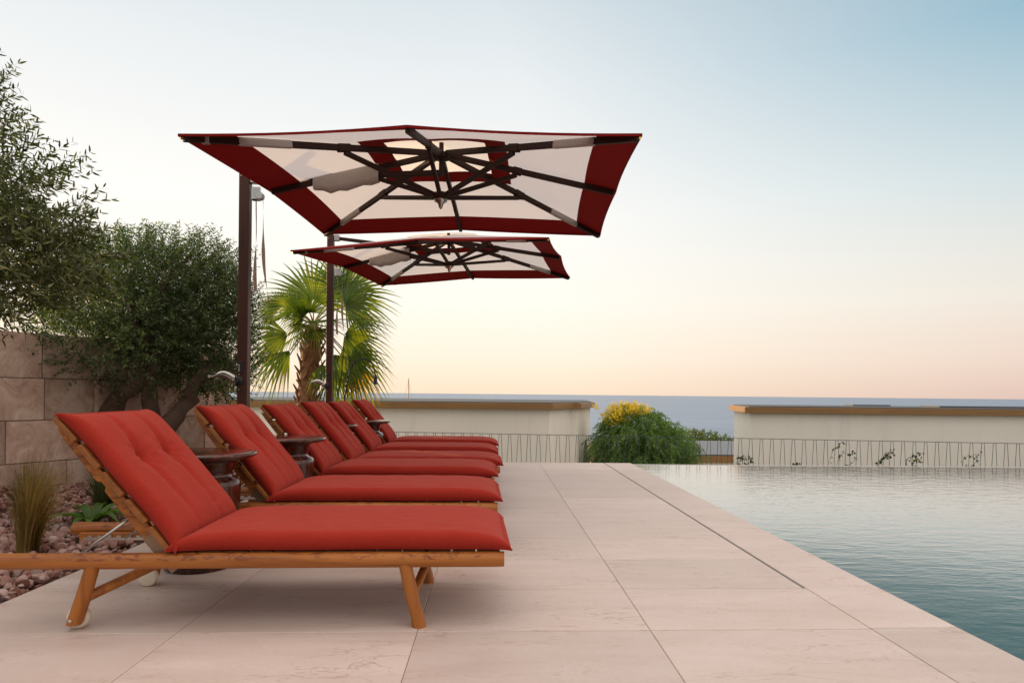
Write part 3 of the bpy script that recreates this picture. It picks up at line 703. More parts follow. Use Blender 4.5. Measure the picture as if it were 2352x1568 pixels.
# drooping bush between the villas
def pepper_bush():
    t = thing('bush', 'large drooping green bush topped with yellow flowers and painted sunlit growth between two white villas', 'bush', (3.34, 15.6, -2.75))
    lob = [((0.0, 0, 2.55), (0.98, 0.8, 0.72)), ((-0.52, -.1, 2.20), (0.50, 0.6, 0.60)), ((0.65, 0, 2.35), (0.62, 0.6, 0.62)), ((0.9, 0, 1.7), (0.5, 0.6, 0.7)), ((0.08, -.3, 1.7), (1.0, 0.8, 0.75)), ((-.1, 0, 3.0), (0.62, 0.55, 0.38)), ((0, 0, 0.8), (1.0, .8, .9)), ((1.15, 0.1, 1.2), (0.35, .5, .7))]
    n = 5500; p, u = blob_points(n, lob, 0.6); d = u * np.array([1, 1, 0.5]) + np.array([0, 0, 0.25]) + rs.normal(size=u.shape) * 0.25
    v, f, tw = sprigs(p, d, 0.30 * rs.uniform(0.6, 1.4, n), 9, 0.085, 0.24, droop=0.75, spread=0.5)
    raw('foliage', v, f, MAT['bush'], t)
    tb = MB()
    for a in range(5): gnarly(tb, [(0.1 * math.cos(a * 1.3), 0.1 * math.sin(a * 1.3), 0), (0.35 * math.cos(a * 1.3), .3 * math.sin(a * 1.3), 1.2), (0.7 * math.cos(a * 1.3), .5 * math.sin(a * 1.3), 2.4)], [0.06, 0.045, 0.015], 6)
    tb.build('stem', MAT['bark'], t, smooth=True)
    n = 430; p, u = blob_points(n, [((-.22, -.1, 3.30), (0.46, 0.5, 0.12)), ((-.58, -.2, 3.14), (0.24, 0.40, 0.14)), ((-0.98, 0, 3.33), (0.04, 0.04, 0.03))], 0.5)  # bush top: growth coloured yellow as if sunlit, some real flowers among it
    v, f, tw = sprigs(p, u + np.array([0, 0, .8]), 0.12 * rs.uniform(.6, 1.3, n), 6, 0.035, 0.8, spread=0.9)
    raw('flowers_and_sun_tint', v, f, MAT['flower_sun_tint'], t)
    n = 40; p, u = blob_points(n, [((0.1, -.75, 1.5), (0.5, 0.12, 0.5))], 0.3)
    v, f, tw = sprigs(p, u + np.array([0, -1, 0]), 0.07 * np.ones(n), 4, 0.03, 0.8, spread=0.9); raw('flowers_and_sun_tint', v, f, MAT['flower_sun_tint'], t)
pepper_bush()
def far_shrub(label, loc, rad, n=1500, mat='shrub'):
    t = thing('shrub', label, 'shrub', loc, group='far shrubs beyond the villas')
    rx, ry, rz = rad
    lob = [((0, 0, rz * 1.1), (rx, ry, rz)), ((rx * .5, 0, rz * .9), (rx * .6, ry * .6, rz * .8)), ((-rx * .5, 0, rz * .8), (rx * .6, ry * .6, rz * .75))]
    p, u = blob_points(n, lob, 0.7)
    v, f, tw = sprigs(p, u + np.array([0, 0, .3]), rx * .16 * rs.uniform(.6, 1.3, n), 5, rx * 0.08, 0.55); raw('foliage', v, f, MAT[mat], t)
    tb = MB(); gnarly(tb, [(0, 0, 0), (0.05, 0, rz * .6), (0, 0, rz * 1.2)], [0.08, 0.06, 0.03], 6); tb.build('stem', MAT['bark'], t, smooth=True)
far_shrub('dark green round shrub behind the low grey roof, beside the bush', (10.7, 36, -3.8), (1.5, 1.4, 1.35))
far_shrub('mid green broad shrub behind the low grey roof, in the gap middle', (12.0, 37, -3.8), (1.6, 1.4, 1.2))
far_shrub('low green shrub behind the low grey roof, against the right villa', (13.4, 36, -3.9), (1.5, 1.4, 1.2))
far_shrub('dark brownish shrub squeezed between the left villa and the bush', (3.0, 21.0, -3.2), (0.75, 0.7, 1.25))
far_shrub('tall green shrub behind the bush, over the low grey roof', (8.7, 35, -3.8), (1.4, 1.3, 1.5))

# ornamental grasses and a broad-leaved plant in the gravel
def grass_clump(label, loc, n, h, spread, mat, lean=(0, 0)):
    a = rs.uniform(0, 6.28, n); r0 = rs.uniform(0, 0.05, n); out = rs.uniform(0.05, 1, n) ** 0.8 * spread; hh = h * rs.uniform(0.55, 1.1, n)
    k = 6; V = []; F = []
    for j in range(k):
        s = j / (k - 1)
        x = np.cos(a) * (r0 + out * s ** 1.8) + lean[0] * s ** 1.5; y = np.sin(a) * (r0 + out * s ** 1.8) + lean[1] * s ** 1.5; z = hh * (s - 0.35 * (out / (spread + 1e-6)) * s ** 3)
        c = np.stack([x, y, z], 1); w = (0.0022 * (1 - 0.8 * s)) * np.stack([-np.sin(a + .7), np.cos(a + .7), 0 * a], 1)
        V += [c - w, c + w]
    V = np.stack(V, 1); o = np.arange(n)[:, None] * (2 * k)
    for j in range(k - 1): F.append(o + np.array([2 * j, 2 * j + 1, 2 * j + 3, 2 * j + 2]))
    ob = raw('ornamental_grass', V.reshape(-1, 3), np.concatenate(F, 0), MAT[mat])
    ob.location = loc; tag(ob, label, 'grass plant')
grass_clump('tall feathery tan grass tuft standing in the gravel by the nearest lounger', (-2.52, 3.78, 0.0), 620, 0.62, 0.17, 'grass', (0.07, 0))
grass_clump('low grey green grass tuft against the stone wall, behind the tan one', (-3.15, 4.7, 0.02), 420, 0.42, 0.22, 'grassg', (0.05, 0))
grass_clump('soft green grass tuft partly hidden behind the nearest backrest', (-2.75, 4.9, 0.02), 420, 0.48, 0.24, 'grassg', (0.05, 0))
def broad_plant():
    t = thing('leafy_plant', 'small bright green strap leaved plant in the gravel behind nearest backrest', 'plant', (-2.62, 4.55, 0.0)); mb = MB()
    for i in range(15):
        a = i * 2.4; L = rnd.uniform(.28, .44); o = np.array([math.cos(a), math.sin(a), 0]); w = np.array([-math.sin(a), math.cos(a), 0]); P = []
        for s in np.linspace(0, 1, 7):
            c = o * (L * s ** 1.1 * .85) + np.array([0, 0, L * (1.15 * s - .95 * s * s)]); ww = 0.028 * math.sin(math.pi * min(1, .12 + .88 * s)) + 0.002
            P.append([c - w * ww, c - np.array([0, 0, .012]) * math.sin(math.pi * s), c + w * ww])
        mb.grid(P)
    mb.build('leaves', MAT['broad'], t, smooth=True)
broad_plant()

# ================================================================== RAILING AND VINES
def railing():
    A = np.array([-2.6, 11.66]); B = np.array([9.5, 9.56]); d = B - A; L = np.linalg.norm(d); d /= L
    t = thing('railing', 'thin iron railing of inverted V rods running behind deck and pool', 'railing', (A[0], A[1], -0.85))
    zt, zb = 0.255 + 0.85, 0.12
    MB().bar((0, 0, zt), (d[0] * L, d[1] * L, zt), 0.014, 0.008).build('top_rail', MAT['rail'], t)
    MB().bar((0, 0, zb), (d[0] * L, d[1] * L, zb), 0.02, 0.01).build('bottom_rail', MAT['rail'], t)
    s = 0.08; proto = None
    while s < L:
        if proto is None:
            mb = MB(); mb.tube([(d[0] * -.068, d[1] * -.068, zb), (d[0] * -.017, d[1] * -.017, zt)], 0.0038, 6); mb.tube([(d[0] * .068, d[1] * .068, zb), (d[0] * .017, d[1] * .017, zt)], 0.0038, 6)
            o = proto = mb.build('baluster', MAT['rail'], t)
        else: o = proto.copy(); COL.objects.link(o)
        o.location = (d[0] * s, d[1] * s, 0); s += 0.158
    return A, d
RA, RD = railing()
def vine(label, x0, x1, h):
    s0 = (x0 - RA[0]) / RD[0]; s1 = (x1 - RA[0]) / RD[0]
    t = thing('climbing_vine', label, 'vine', (x0, RA[1] + RD[1] * s0 - 0.02, -0.72), group='vines on the railing')
    n = 3; tb = MB(); pos = []; 
    for b in range(n):
        s = rnd.uniform(0, .3) * (s1 - s0); z = 0.0; P = []
        for k in range(14):
            P.append((RD[0] * s, RD[1] * s - 0.015, z)); s = min(s1 - s0, s + rnd.uniform(.25, 1.25) * (s1 - s0) / 13); z += rnd.uniform(.4, 1.6) * (h + .32) / 7 if k < 7 else rnd.uniform(-.03, .05)
        tb.tube(P, 0.0025, 4); P = np.array(P)
        for k in range(1, 14):
            for q in range(2): pos.append(P[k - 1] + (P[k] - P[k - 1]) * rnd.random() + rs.normal(size=3) * .012)
    tb.build('stem', MAT['bark'], t)
    pos = np.array(pos); n = len(pos); dr = rs.normal(size=(n, 3)) + np.array([0, -.6, -.4]); ll = rs.uniform(.026, .05, n)
    v, f = leaves(pos, dr, ll, ll * .85, 0.2, np.tile(np.array([[0.3, -1, 0.2]]), (n, 1)) + rs.normal(size=(n, 3)) * .5); raw('leaves', v, f, MAT['ivy'], t)
vine('sparse climbing vine at the right villa corner, leftmost on the railing', 3.55, 4.1, 0.30)
vine('small low vine tuft on the railing right of the villa corner', 4.55, 4.75, 0.22)
vine('climbing vine with a raised tip on the railing, third from the villa corner', 4.95, 5.5, 0.42)
vine('leafy vine in the middle of the railing before the white wall', 5.6, 6.05, 0.36)
vine('rightmost full vine trailing along the railing over the pool', 6.55, 7.3, 0.38)
vine('thin vine on the railing before the middle leafy one', 6.1, 6.45, 0.34)

# ================================================================== LOUNGERS
LW = 0.63
def pad(L, W, T, tufts=(), seed=0, ns=110, nt=64):
    r = np.random.RandomState(seed); sg = np.sin(np.linspace(-1, 1, ns) * np.pi / 2); tg = np.linspace(-1, 1, nt)
    S, Tt = np.meshgrid(sg, tg, indexing='ij')
    fs = np.sqrt(np.clip(1 - np.abs(S) ** (8 if L > 1 else 6), 0, 1)); rad = 0.52 * T * fs
    q0 = 0.62; q = np.abs(Tt); flat = np.clip(q / q0, 0, 1); phi = np.clip((q - q0) / (1 - q0), 0, 1) * R(156)
    ph1, ph2 = r.rand() * 6, r.rand() * 6
    half = W / 2 - 0.004 + 0.0035 * np.sin(S * 7 + ph1) * (1 - S ** 8) - 0.004 * (1 - S ** 10)
    Y = np.sign(Tt) * np.where(q < q0, flat * (half - rad), half - rad + rad * np.sin(phi))
    X = S * (L / 2) * (1 - 0.012 * (1 - np.clip(np.abs(Y) / (W / 2), 0, 1) ** 4))
    ear = np.abs(S) ** 14 * np.clip(np.abs(Y) / (W / 2), 0, 1) ** 10
    X = X + np.sign(S) * ear * 0.016; Y = Y + np.sign(Tt) * ear * 0.010
    Z = T * fs - rad + rad * np.cos(phi)
    crown = np.clip(1 - (flat ** 3), 0, 1) * (q < q0)
    Z = Z + 0.10 * T * fs * crown + 0.03 * T * np.sin(X * 8 + ph2) * np.cos(Y * 7 + ph1) * fs * (1 - flat ** 4)
    Z = Z + 0.012 * T * np.sin(X * 31 + 9 * Y + ph1) * fs * np.exp(-((q - q0) / 0.16) ** 2)
    f = fs
    top_w = (phi < R(60)).astype(float)
    for (tx, ty) in tufts:
        dx, dy = X - tx, Y - ty; rr = np.hypot(dx, dy); th = np.arctan2(dy, dx)
        Z -= 0.55 * T * np.exp(-(rr / 0.020) ** 2) + 0.40 * T * np.exp(-(rr / 0.065) ** 2)
        Z += 0.085 * T * np.cos(th * 11 + 1.3) * np.exp(-((rr - .055) / .035) ** 2)
        Z -= 0.30 * T * np.exp(-(dy / 0.016) ** 2) * np.exp(-np.maximum(0, (np.abs(dx) - 0.12)) / 0.16)
    for _ in range(7):                                # sitting creases
        qx, qy, an, ln = r.uniform(-.42, .42) * L, r.uniform(-.36, .36) * W, r.uniform(-.9, .9) + 1.57, r.uniform(.03, .09)
        ca, sa = math.cos(an), math.sin(an); a1 = (X - qx) * ca + (Y - qy) * sa; a2 = -(X - qx) * sa + (Y - qy) * ca + 3.0 * a1 ** 2
        Z -= 0.055 * T * np.exp(-(a2 / 0.010) ** 2 - (a1 / ln) ** 2); Z += 0.03 * T * np.exp(-((a2 - .022) / 0.014) ** 2 - (a1 / ln) ** 2)
    mb = MB(); top = np.stack([X, Y, Z], 2)
    u = np.linspace(0, 1, 5)[None, :, None]; e0 = top[:, 0][:, None]; e1 = top[:, -1][:, None]
    bot = e0 * (1 - u) + e1 * u
    mb.grid(top, flip=True); mb.grid(bot)
    per = [(i, 0) for i in range(ns)] + [(ns - 1, j) for j in range(1, nt)] + [(i, nt - 1) for i in range(ns - 2, -1, -1)] + [(0, j) for j in range(nt - 2, 0, -1)]
    loop = np.array([(X[i, j], Y[i, j] * (1.0 if 0 < i < ns - 1 else 1.0), Z[i, j] if j in (0, nt - 1) else 0.0) for i, j in per])
    return mb, loop
def place(mb, M, off):
    mb.v = [v @ np.array(M).T + np.array(off) for v in mb.v]; return mb
def make_lounger(label, seed=0, tilt=0.0):
    t = thing('sun_lounger', label, 'sun lounger', group='row of red sun loungers')
    # rails: round teak poles, slightly flattened sides
    for y in (0, LW):
        MB().tube([(0.0, y, 0.262), (-0.02, y, 0.262), (-1.0, y, 0.262), (-1.96, y, 0.262), (-1.98, y, 0.262)], [0.029, 0.030, 0.030, 0.030, 0.028], 14).build('side_rail', MAT['teakx'], t, smooth=True, auto=50)
    sl = MB()
    for k in range(13): sl.box((-0.06 - 0.098 * k, LW / 2, 0.283), (0.090, LW - 0.05, 0.018))
    sl.build('seat_slats', MAT['teaky'], t, bevel=0.003)
    # front legs with their braces
    for y, s in ((0.0, 1), (LW, -1)):
        MB().tube([(-0.388, y, 0.255), (-0.358, y, 0.12), (-0.335, y, 0.035), (-0.330, y, 0.0)], [0.026, 0.027, 0.027, 0.0275], 12, flat=True).build('leg', MAT['teakz'], t, smooth=True, auto=50)
        MB().tube([(-0.355, y, 0.12), (-0.29, y + s * LW * .49, 0.245)], 0.018, 10).build('brace', MAT['teakz'], t, smooth=True, auto=50)
        lg = MB().tube([(-1.557, y, 0.255), (-1.592, y, 0.13), (-1.622, y, 0.035), (-1.627, y, 0.024)], [0.026, 0.028, 0.029, 0.027], 12, flat=True).build('leg', MAT['teakz'], t, smooth=True, auto=50)
        MB().lathe([(0.007, 0), (0.007, 0.004), (0.003, 0.006)], 10, (-1.624, y - 0.029, 0.044), M=[[1, 0, 0], [0, 0, -1], [0, 1, 0]]).build('bolt', MAT['steel'], lg)
        wy = y + 0.012 * s
        MB().lathe([(0.030, -0.019), (0.0385, -0.016), (0.0415, -0.010), (0.0415, 0.010), (0.0385, 0.016), (0.030, 0.019)], 28, (-1.625, wy + (0.018 if s > 0 else -0.018), 0.0415), M=[[1, 0, 0], [0, 0, 1], [0, 1, 0]]).build('wheel', MAT['nylon'], t, smooth=True, auto=40)
        MB().tube([(-1.592, y, 0.12), (-1.31, y + s * LW * .49, 0.245)], 0.019, 10).build('brace', MAT['teakz'], t, smooth=True, auto=50)
    MB().box((-0.30, LW / 2, 0.256), (0.05, LW - 0.05, 0.034)).build('cross_rail', MAT['teaky'], t, bevel=0.004)
    MB().box((-1.34, LW / 2, 0.256), (0.05, LW - 0.05, 0.034)).build('cross_rail', MAT['teaky'], t, bevel=0.004)
    # backrest
    ang = R(130.2 - tilt); c, s = math.cos(ang), math.sin(ang); hx, hz = -1.272, 0.284      # direction up the back, in x/z
    u = np.array([c, 0, s]); nrm = np.array([s, 0, -c])                                # nrm points to the sitter's side
    Mb = np.stack([u, [0, 1, 0], nrm], 1)
    H = np.array([hx, 0, hz])
    for y in (0.035, LW - 0.035):
        bf = MB()
        p = [(-.05, -.002), (0.600, -.003), (0.650, -.026), (0.600, -.034), (0.40, -.044), (0.385, -.032), (0.36, -.032), (0.35, -.046), (0.10, -.052), (-.05, -.048)]
        n = len(p); v = [H + u * a + nrm * b + np.array([0, yy, 0]) for yy in (y - .012, y + .012) for a, b in p]
        bf.add(v, [tuple(range(n))[::-1], tuple(range(n, 2 * n))] + [(i, (i + 1) % n, n + (i + 1) % n, n + i) for i in range(n)])
        fr = bf.build('backrest_frame', MAT['teakx'], t, bevel=0.003)
        MB().box(H + u * 0.03 - nrm * 0.028 + np.array([0, y + (-.0145 if y < .3 else .0145), 0]), (0.17, 0.004, 0.05), Mb).build('hinge_plate', MAT['bronze'], fr)
    sb = MB()
    for k in range(5): sb.box(H + u * (0.075 + 0.135 * k) + nrm * 0.009 + np.array([0, LW / 2, 0]), (0.112, LW + 0.03, 0.022), Mb)
    sb.build('backrest_slats', MAT['teaky'], t, bevel=0.004)
    for y in (0.10, LW - 0.10):
        a = H + u * 0.22 - nrm * 0.04 + np.array([0, y, 0]); MB().tube([a, (-1.70, y, 0.236)], 0.0055, 8).build('support_rod', MAT['steel'], t, smooth=True)
    for y in (0.055, LW - 0.055):
        rk = MB().box((-1.70, y, 0.236), (0.44, 0.022, 0.036)).build('rack', MAT['teakx'], t, bevel=0.003)
        tb = MB().box((-1.70, y + (0.014 if y < .3 else -0.014), 0.228), (0.40, 0.005, 0.012))
        for k in range(9): tb.box((-1.87 + 0.043 * k, y + (0.014 if y < .3 else -0.014), 0.238), (0.02, 0.005, 0.012))
        tb.build('slotted_plate', MAT['steel'], rk)
    # cushions
    mb, loop = pad(1.285, 0.675, 0.070, [], 3 + seed)
    off = (-0.628, LW / 2, 0.3035)
    place(mb, np.eye(3), off).build('seat_cushion', MAT['red'], t, smooth=True)
    pm = MB(); lp = loop + np.array(off); pm.tube(np.concatenate([lp, lp[:1]]), 0.0042, 6, cap=False); pm.build('piping', MAT['redpipe'], t.children[-1], smooth=True)
    mb, loop = pad(0.652, 0.675, 0.063, [(0.072, -0.118 + 0.006 * math.sin(seed * 2.1)), (0.072 + 0.008 * math.sin(seed * 3.3), 0.118)], 5 + seed, ns=72, nt=64)
    off = H + u * 0.334 + nrm * 0.028 + np.array([0, LW / 2, 0])
    off = off + np.array([0, 0.006 * math.sin(seed * 1.7), 0]); bc = place(mb, Mb, off).build('back_cushion', MAT['red'], t, smooth=True)
    pm = MB(); lp = loop @ Mb.T + off; pm.tube(np.concatenate([lp, lp[:1]]), 0.0042, 6, cap=False); pm.build('piping', MAT['redpipe'], bc, smooth=True)
    return t
LABELS = ['red cushioned teak sun lounger nearest the camera, whole frame and wheels showing',
          'second red sun lounger, between the first and second round brown tables',
          'third red sun lounger, its back pushed up against the fourth',
          'fourth red sun lounger, close behind the third with no table between',
          'fifth red sun lounger, between the two farthest brown tables',
          'sixth and farthest red sun lounger, last in the row before the railing']
spots = [(0.050, 2.685, 2.0, 0.0), (0.032, 3.89, 1.5, 1.0), (0.018, 5.04, 0.6, -0.6), (0.066, 5.82, 1.0, 0.9), (0.035, 6.93, 0.4, -0.7), (0.045, 8.03, 0.8, 0.6)]
for i, (x, y, a, tilt) in enumerate(spots):           # each built on its own: cushions and backs differ a little
    o = make_lounger(LABELS[i], i, tilt)
    o.location = (x, y, 0.0); o.rotation_euler = (0, 0, R(a))

# ================================================================== TABLES
def make_table(label):
    t = thing('side_table', label, 'side table', group='glazed round side tables')
    MB().lathe([(0.10, 0.0), (0.160, 0.0), (0.168, 0.008), (0.178, 0.10), (0.190, 0.25), (0.198, 0.38), (0.200, 0.425), (0.196, 0.445), (0.182, 0.458), (0.166, 0.464), (0.158, 0.472), (0.156, 0.485), (0.160, 0.498),
                (0.166, 0.505), (0.168, 0.535), (0.172, 0.548), (0.20, 0.560)], 48).build('pedestal', MAT['glaze'], t, smooth=True, auto=60)
    MB().lathe([(0.19, 0.556), (0.235, 0.562), (0.268, 0.570), (0.278, 0.578), (0.279, 0.588), (0.272, 0.595), (0.25, 0.597), (0.0005, 0.597)], 56).build('tabletop', MAT['glaze'], t, smooth=True, auto=60)
    return t
TL = ['glossy brown round side table between the first and second loungers', 'glossy brown round side table between the second and third loungers',
      'glossy brown side table mostly hidden between the fourth and fifth loungers', 'glossy brown side table between the fifth and sixth loungers, farthest of its kind']
tp = make_table(TL[0])
for i, (x, y) in enumerate([(-1.515, 3.585), (-1.44, 4.77), (-1.60, 6.69), (-1.44, 7.78)]):
    o = tp if i == 0 else copy_tree(tp); o.location = (x, y, 0); o['label'] = TL[i]

# ================================================================== PARASOLS
def make_parasol(label, centre, rz, tx, ty, pole_xy, pole_top, bracket_z, dh, dz, dl, arm_from):
    t = thing('cantilever_parasol', label, 'parasol', (pole_xy[0], pole_xy[1], 0), group='square red and cream cantilever parasols')
    Mr = np.array((Matrix.Rotation(rz, 3, 'Z') @ Matrix.Rotation(tx, 3, 'X') @ Matrix.Rotation(ty, 3, 'Y')))
    org = np.array(centre) - np.array([pole_xy[0], pole_xy[1], 0])
    W = lambda p: np.array(p, float) @ Mr.T + org
    a = 1.5; A8 = [(-1, -1), (0, -1), (1, -1), (1, 0), (1, 1), (0, 1), (-1, 1), (-1, 0)]
    tips = [np.array([x * a, y * a, dz if x * y == 0 else 0.0]) for x, y in A8]; apex = np.array([0, 0, dh])
    def surf(k, v, r, lift=0.0):
        p = tips[k] * (1 - v) + tips[(k + 1) % 8] * v; p = apex * (1 - r) + p * r
        bow = 4 * v * (1 - v)
        q = p.copy(); q[:2] *= 1 - 0.014 * bow * r ** 3; q[2] += 0.020 * bow * math.sin(math.pi * min(1, r)) * 1.0 - 0.010 * bow * r + lift
        return W(q)
    rr = [0.27, 0.33, 0.385, 0.46, 0.55, 0.64, 0.73, 0.82, 0.88, 0.94, 1.0]; nv = 8; mb = MB()
    for k in range(8):
        for i in range(len(rr) - 1):
            mid = (rr[i] + rr[i + 1]) / 2; mi = 1 if mid < 0.385 or mid > 0.82 else 0
            mb.grid([[surf(k, v, rr[j]) for v in np.linspace(0, 1, nv + 1)] for j in (i, i + 1)], mi)
        mb.grid([[surf(k, v, 1.0, -h) for v in np.linspace(0, 1, nv + 1)] for h in (0.0, 0.018)], 1)
    can = mb.build('canopy', [MAT['white_can'], MAT['red_can']], t, smooth=True)
    vm = MB()
    for k in range(8): vm.grid([[surf(k, v, r, 0.028) for v in np.linspace(0, 1, 5)] for r in (0.004, 0.12, 0.22, 0.30)], 0)
    vm.build('vent', MAT['vent'], can, smooth=True)
    up = np.array([0, 0, 1.0])
    hubz = dh - 0.06; low = np.array([0, 0, dl])
    hb = MB().lathe([(0.05, -0.06), (0.085, -0.05), (0.085, -0.01), (0.05, 0.0)], 16, W((0, 0, hubz)), M=Mr); hb.tube([W((0, 0, hubz - 0.20)), W((0, 0, dh + .03))], 0.02, 10)
    hb.build('crown_hub', MAT['rib'], t, smooth=True, auto=40)
    lh = MB().lathe([(0.045, 0.06), (0.075, 0.05), (0.085, 0.02), (0.06, 0.0), (0.03, -0.004)][::-1], 16, W(low), M=Mr).build('runner_hub', MAT['rib'], t, smooth=True, auto=40)
    MB().lathe([(0.003, -0.085), (0.016, -0.07), (0.026, -0.035), (0.055, -0.018), (0.06, -0.004)], 18, W(low), M=Mr).build('finial', MAT['chrome'], lh, smooth=True, auto=50)
    for k in range(8):
        tip = tips[k] * 0.985 + np.array([0, 0, -0.03]); base = np.array([0, 0, hubz - 0.02]) + np.array([tips[k][0], tips[k][1], 0]) * 0.035
        tip[2] = tips[k][2] * 1.0 - 0.022
        rb = MB().bar(W(base), W(tip), 0.034, 0.046).build('rib', MAT['rib'], t, bevel=0.003)
        at = lambda r: base * (1 - r) + tip * r
        br = at(0.42)
        MB().bar(W(at(0.395)), W(at(0.45) + np.array([0, 0, -.004])), 0.046, 0.062).build('bracket', MAT['rib'], rb, bevel=0.008)
        MB().bar(W(low + np.array([tips[k][0], tips[k][1], 0]) * 0.04 + np.array([0, 0, .03])), W(br + np.array([0, 0, -.035])), 0.032, 0.036).build('strut', MAT['rib'], rb, bevel=0.003)
        if k % 2 == 0:
            MB().bar(W(at(0.63)), W(at(0.825)), 0.040, 0.058).build('sleeve', MAT['sleeve'], rb, bevel=0.012)
            MB().box(W(at(0.93)) + np.array([0, 0, -.005]), (0.05, 0.035, 0.046), Mr).build('label_tab', MAT['sleeve'], rb) if k == 0 else None
            MB().tube([W(tip), W(tip + (tip - base) * 0.008)], 0.010, 8).build('tip', MAT['brass'], rb)
        if k == 7:      # the arm side: wide flap over the slit in the cloth
            fl = MB(); n = 9; P = []
            for i in range(n):
                r = 0.34 + 0.40 * i / (n - 1); c = at(r); dp = 0.065 + 0.055 * (1 if i < 7 else 0.1) + 0.010 * math.sin(i * 2.1)
                P.append([W(c + np.array([0, -.03, .03])), W(c + np.array([0, -.035 - .004 * (i % 2), -dp * .6])), W(c + np.array([0, -.028 + .006 * (i % 3), -dp])), W(c + np.array([0, .028, -dp])), W(c + np.array([0, .034, -dp * .5])), W(c + np.array([0, .03, .03]))])
            fl.grid(P); fl.build('flap', MAT['sleeve'], t, smooth=True)
    # pole and its fittings
    w = 0.088
    MB().box((0, 0, pole_top / 2), (w, w, pole_top)).build('pole', MAT['pole'], t, bevel=0.008)
    MB().box((0, 0, 0.02), (0.34, 0.34, 0.03)).box((0, 0, 0.045), (0.16, 0.16, 0.03)).build('base_plate', MAT['rib'], t, bevel=0.004)
    MB().box((0, 0, pole_top + 0.005), (w - 0.006, w - 0.006, 0.012)).build('pole_cap', MAT['rib'], t)
    MB().bar(arm_from, W((0, 0, hubz - 0.17)), 0.034, 0.045).build('arm', MAT['rib'], t, bevel=0.004)
    MB().box((w / 2 + 0.04, -0.005, arm_from[2] + 0.0), (0.075, 0.06, 0.085)).build('arm_bracket', MAT['chrome'], t, bevel=0.006)
    pb = MB().box((w / 2 + 0.052, -0.01, bracket_z), (0.075, 0.05, 0.125)).build('pulley_box', MAT['chrome'], t, bevel=0.012)
    MB().lathe([(0.03, -0.03), (0.036, -0.02), (0.036, 0.02), (0.03, 0.03)], 18, (w / 2 + 0.085, -0.01, bracket_z - 0.02), M=[[1, 0, 0], [0, 0, 1], [0, 1, 0]]).build('pulley', MAT['steel'], pb, smooth=True, auto=40)
    for sx, ln, ph in ((0.055, 0.80, 0.0), (0.115, 0.88, 1.4)):
        P = []; 
        for i in range(15):
            s = i / 14; z = bracket_z - 0.05 - ln * s; x = w / 2 + sx + 0.012 * math.sin(s * 6 + ph) * s + 0.045 * s * s * (1 if ph else 0.15); tw = s * 4 + ph
            ww = (0.005 + 0.010 * min(1, max(0, (s - .3) * 5)))
            P.append([(x - ww * math.cos(tw), -0.02 - ww * math.sin(tw), z), (x + ww * math.cos(tw), -0.02 + ww * math.sin(tw), z)])
        MB().grid(P).build('strap', MAT['strap'], t)
    # crank, label plate, bolts
    cz = 1.0
    MB().lathe([(0.04, 0), (0.04, 0.012), (0.02, 0.02), (0.015, 0.06), (0.02, 0.065)], 18, (-w / 2 + 0.02, -w / 2, cz), M=[[1, 0, 0], [0, 0, -1], [0, 1, 0]]).build('crank_mount', MAT['black'], t, smooth=True, auto=40)
    ck = MB(); n = 13; P = []
    for i in range(n):
        s = i / (n - 1); x = -w / 2 + 0.005 - 0.185 * s; z = cz + 0.0 + 0.055 * math.sin(s * 2.5); hw = 0.034 * (1 - s) ** .8 + 0.010
        P.append([(x, -w / 2 - .055, z - hw), (x, -w / 2 - .063, z - hw * .5), (x, -w / 2 - .066, z), (x, -w / 2 - .063, z + hw * .5), (x, -w / 2 - .055, z + hw)])
    ck.grid(P); ck.lathe([(0.001, 0), (0.015, 0.0), (0.013, 0.007), (0.004, 0.01)], 14, (-w / 2 - 0.012, -w / 2 - 0.064, cz + .006), M=[[1, 0, 0], [0, 0, -1], [0, 1, 0]])
    ck.tube([(-w / 2 - .18, -w / 2 - .056, cz + .035), (-w / 2 - .18, -w / 2 - .14, cz + .035)], 0.012, 10)
    ck.build('crank_handle', MAT['chrome'], t, smooth=True, auto=50)
    lp = MB().box((-w / 2 + 0.036, -w / 2 - 0.004, cz + 0.12), (0.045, 0.010, 0.10)).build('counter_plate', MAT['black'], t, bevel=0.002)
    sg = MB()
    for k, q in enumerate((0, .016, .034, .05)): sg.box((-w / 2 + 0.023, -w / 2 - 0.0115, cz + 0.087 + q), (0.013, 0.004, 0.009 + .003 * (k % 2)))
    sg.build('plate_marks', MAT['chrome'], lp)
    for z in (cz - 0.075, cz + 0.055, pole_top - 0.045): MB().lathe([(0.005, 0), (0.005, 0.003), (0.002, 0.005)], 10, (-w / 2 + 0.02, -w / 2, z), M=[[1, 0, 0], [0, 0, -1], [0, 1, 0]]).build('bolt', MAT['steel'], t)
    return t
make_parasol('red bordered cream cantilever parasol nearest the camera, large and high', (-0.465, 5.889, 2.603), -0.069, 0.021, 0.005, (-2.175, 6.02), 2.82, 2.63, 0.431, 0.055, -0.027, (0.05, 0, 2.76))
make_parasol('farther red bordered cream cantilever parasol, lower in the picture, by the palm', (-0.601, 9.138, 2.617), -0.188, 0.027, -0.023, (-2.24, 9.42), 3.05, 2.55, 0.40, 0.058, -0.01, (0.05, 0, 3.02))

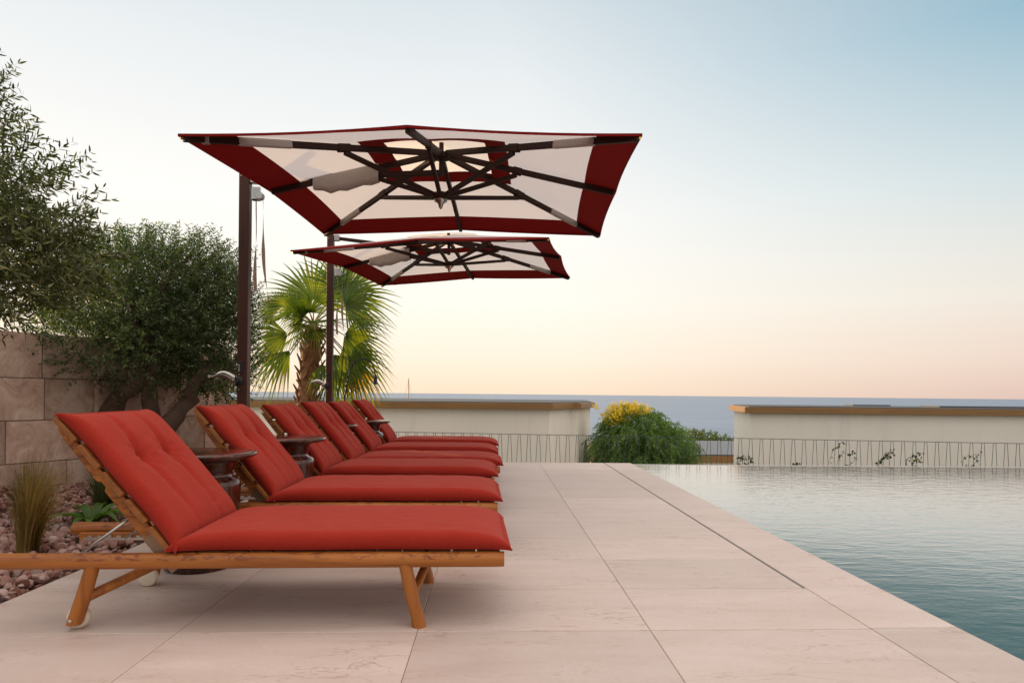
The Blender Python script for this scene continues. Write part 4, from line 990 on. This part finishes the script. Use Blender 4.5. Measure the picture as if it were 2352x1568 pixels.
# ================================================================== SMALL THINGS
def garden_lamp():
    Y = 9.05; k = 1568 / Y
    t = thing('garden_lamp', 'black gooseneck garden lamp arching over the farthest loungers', 'lamp', ((780 - 1133) / k, Y, 0))
    at = lambda x, y: ((x - 780) / k, 0, 0.91 + (901 - y) / k)
    P = [((0.0), 0, 0.0), at(786, 960), at(794, 915), at(800, 880), at(806, 850), at(815, 833), at(828, 824), at(840, 823), at(852, 830), at(861, 843), at(864, 862)]
    P = np.array(P); tt = np.linspace(0, len(P) - 1, 60); Q = np.stack([np.interp(tt, np.arange(len(P)), P[:, i]) for i in range(3)], 1)
    for _ in range(4): Q[1:-1] = (Q[:-2] + 2 * Q[1:-1] + Q[2:]) / 4
    MB().tube(Q, 0.0095, 10).build('stem', MAT['black'], t, smooth=True)
    e = np.array(at(864, 862)); cw = MB(); H = []
    for i in range(80):
        s = i / 79; q = Q[int(s * 38)]; H.append(q + np.array([0.014 * math.cos(i * .8), 0.014 * math.sin(i * .8), 0]))
    cw.tube(H, 0.005, 5); cw.build('wound_cable', MAT['black'], t, smooth=True)
    MB().lathe([(0.010, 0.0), (0.020, -0.012), (0.027, -0.03), (0.027, -0.115), (0.022, -0.118), (0.018, -0.10)], 20, e).build('lamp_head', MAT['black'], t, smooth=True, auto=40)
    MB().box((0, 0, 0.01), (0.16, 0.16, 0.02)).build('base', MAT['black'], t, bevel=0.004)
garden_lamp()
def sailboat():
    Y = 150; k = 1568 / Y
    t = thing('sailboat', 'moored sailboat, only its bare mast rising above the villa roof', 'sailboat', ((940 - 1133) / k, Y, -20))
    top = 0.91 + 34 / k + 20
    hull = []
    for s in np.linspace(-1, 1, 13):
        w = 1.5 * (1 - abs(s) ** 2.6) ** .6 + .05 if abs(s) < 1 else .05
        hull.append([(5 * s, -w, 1.0 + .15 * s * s), (5 * s * .96, -w * .8, .2), (5 * s * .85, 0, -.5), (5 * s * .96, w * .8, .2), (5 * s, w, 1.0 + .15 * s * s), (5 * s, 0, 1.12)])
    MB().grid([h + h[:1] for h in hull]).build('hull', MAT['sail'], t, smooth=True)
    MB().box((-.5, 0, 1.4), (3.4, 1.5, .6)).build('cabin', MAT['sail'], t, bevel=.1)
    MB().tube([(0, 0, 1), (0, 0, top)], [.13, .09], 8).build('mast', MAT['mast'], t)
    MB().tube([(4.7, 0, 1.2), (0, 0, top - 1)], .03, 5).tube([(-4.7, 0, 1.2), (0, 0, top - .3)], .03, 5).build('stay', MAT['mast'], t)
sailboat()
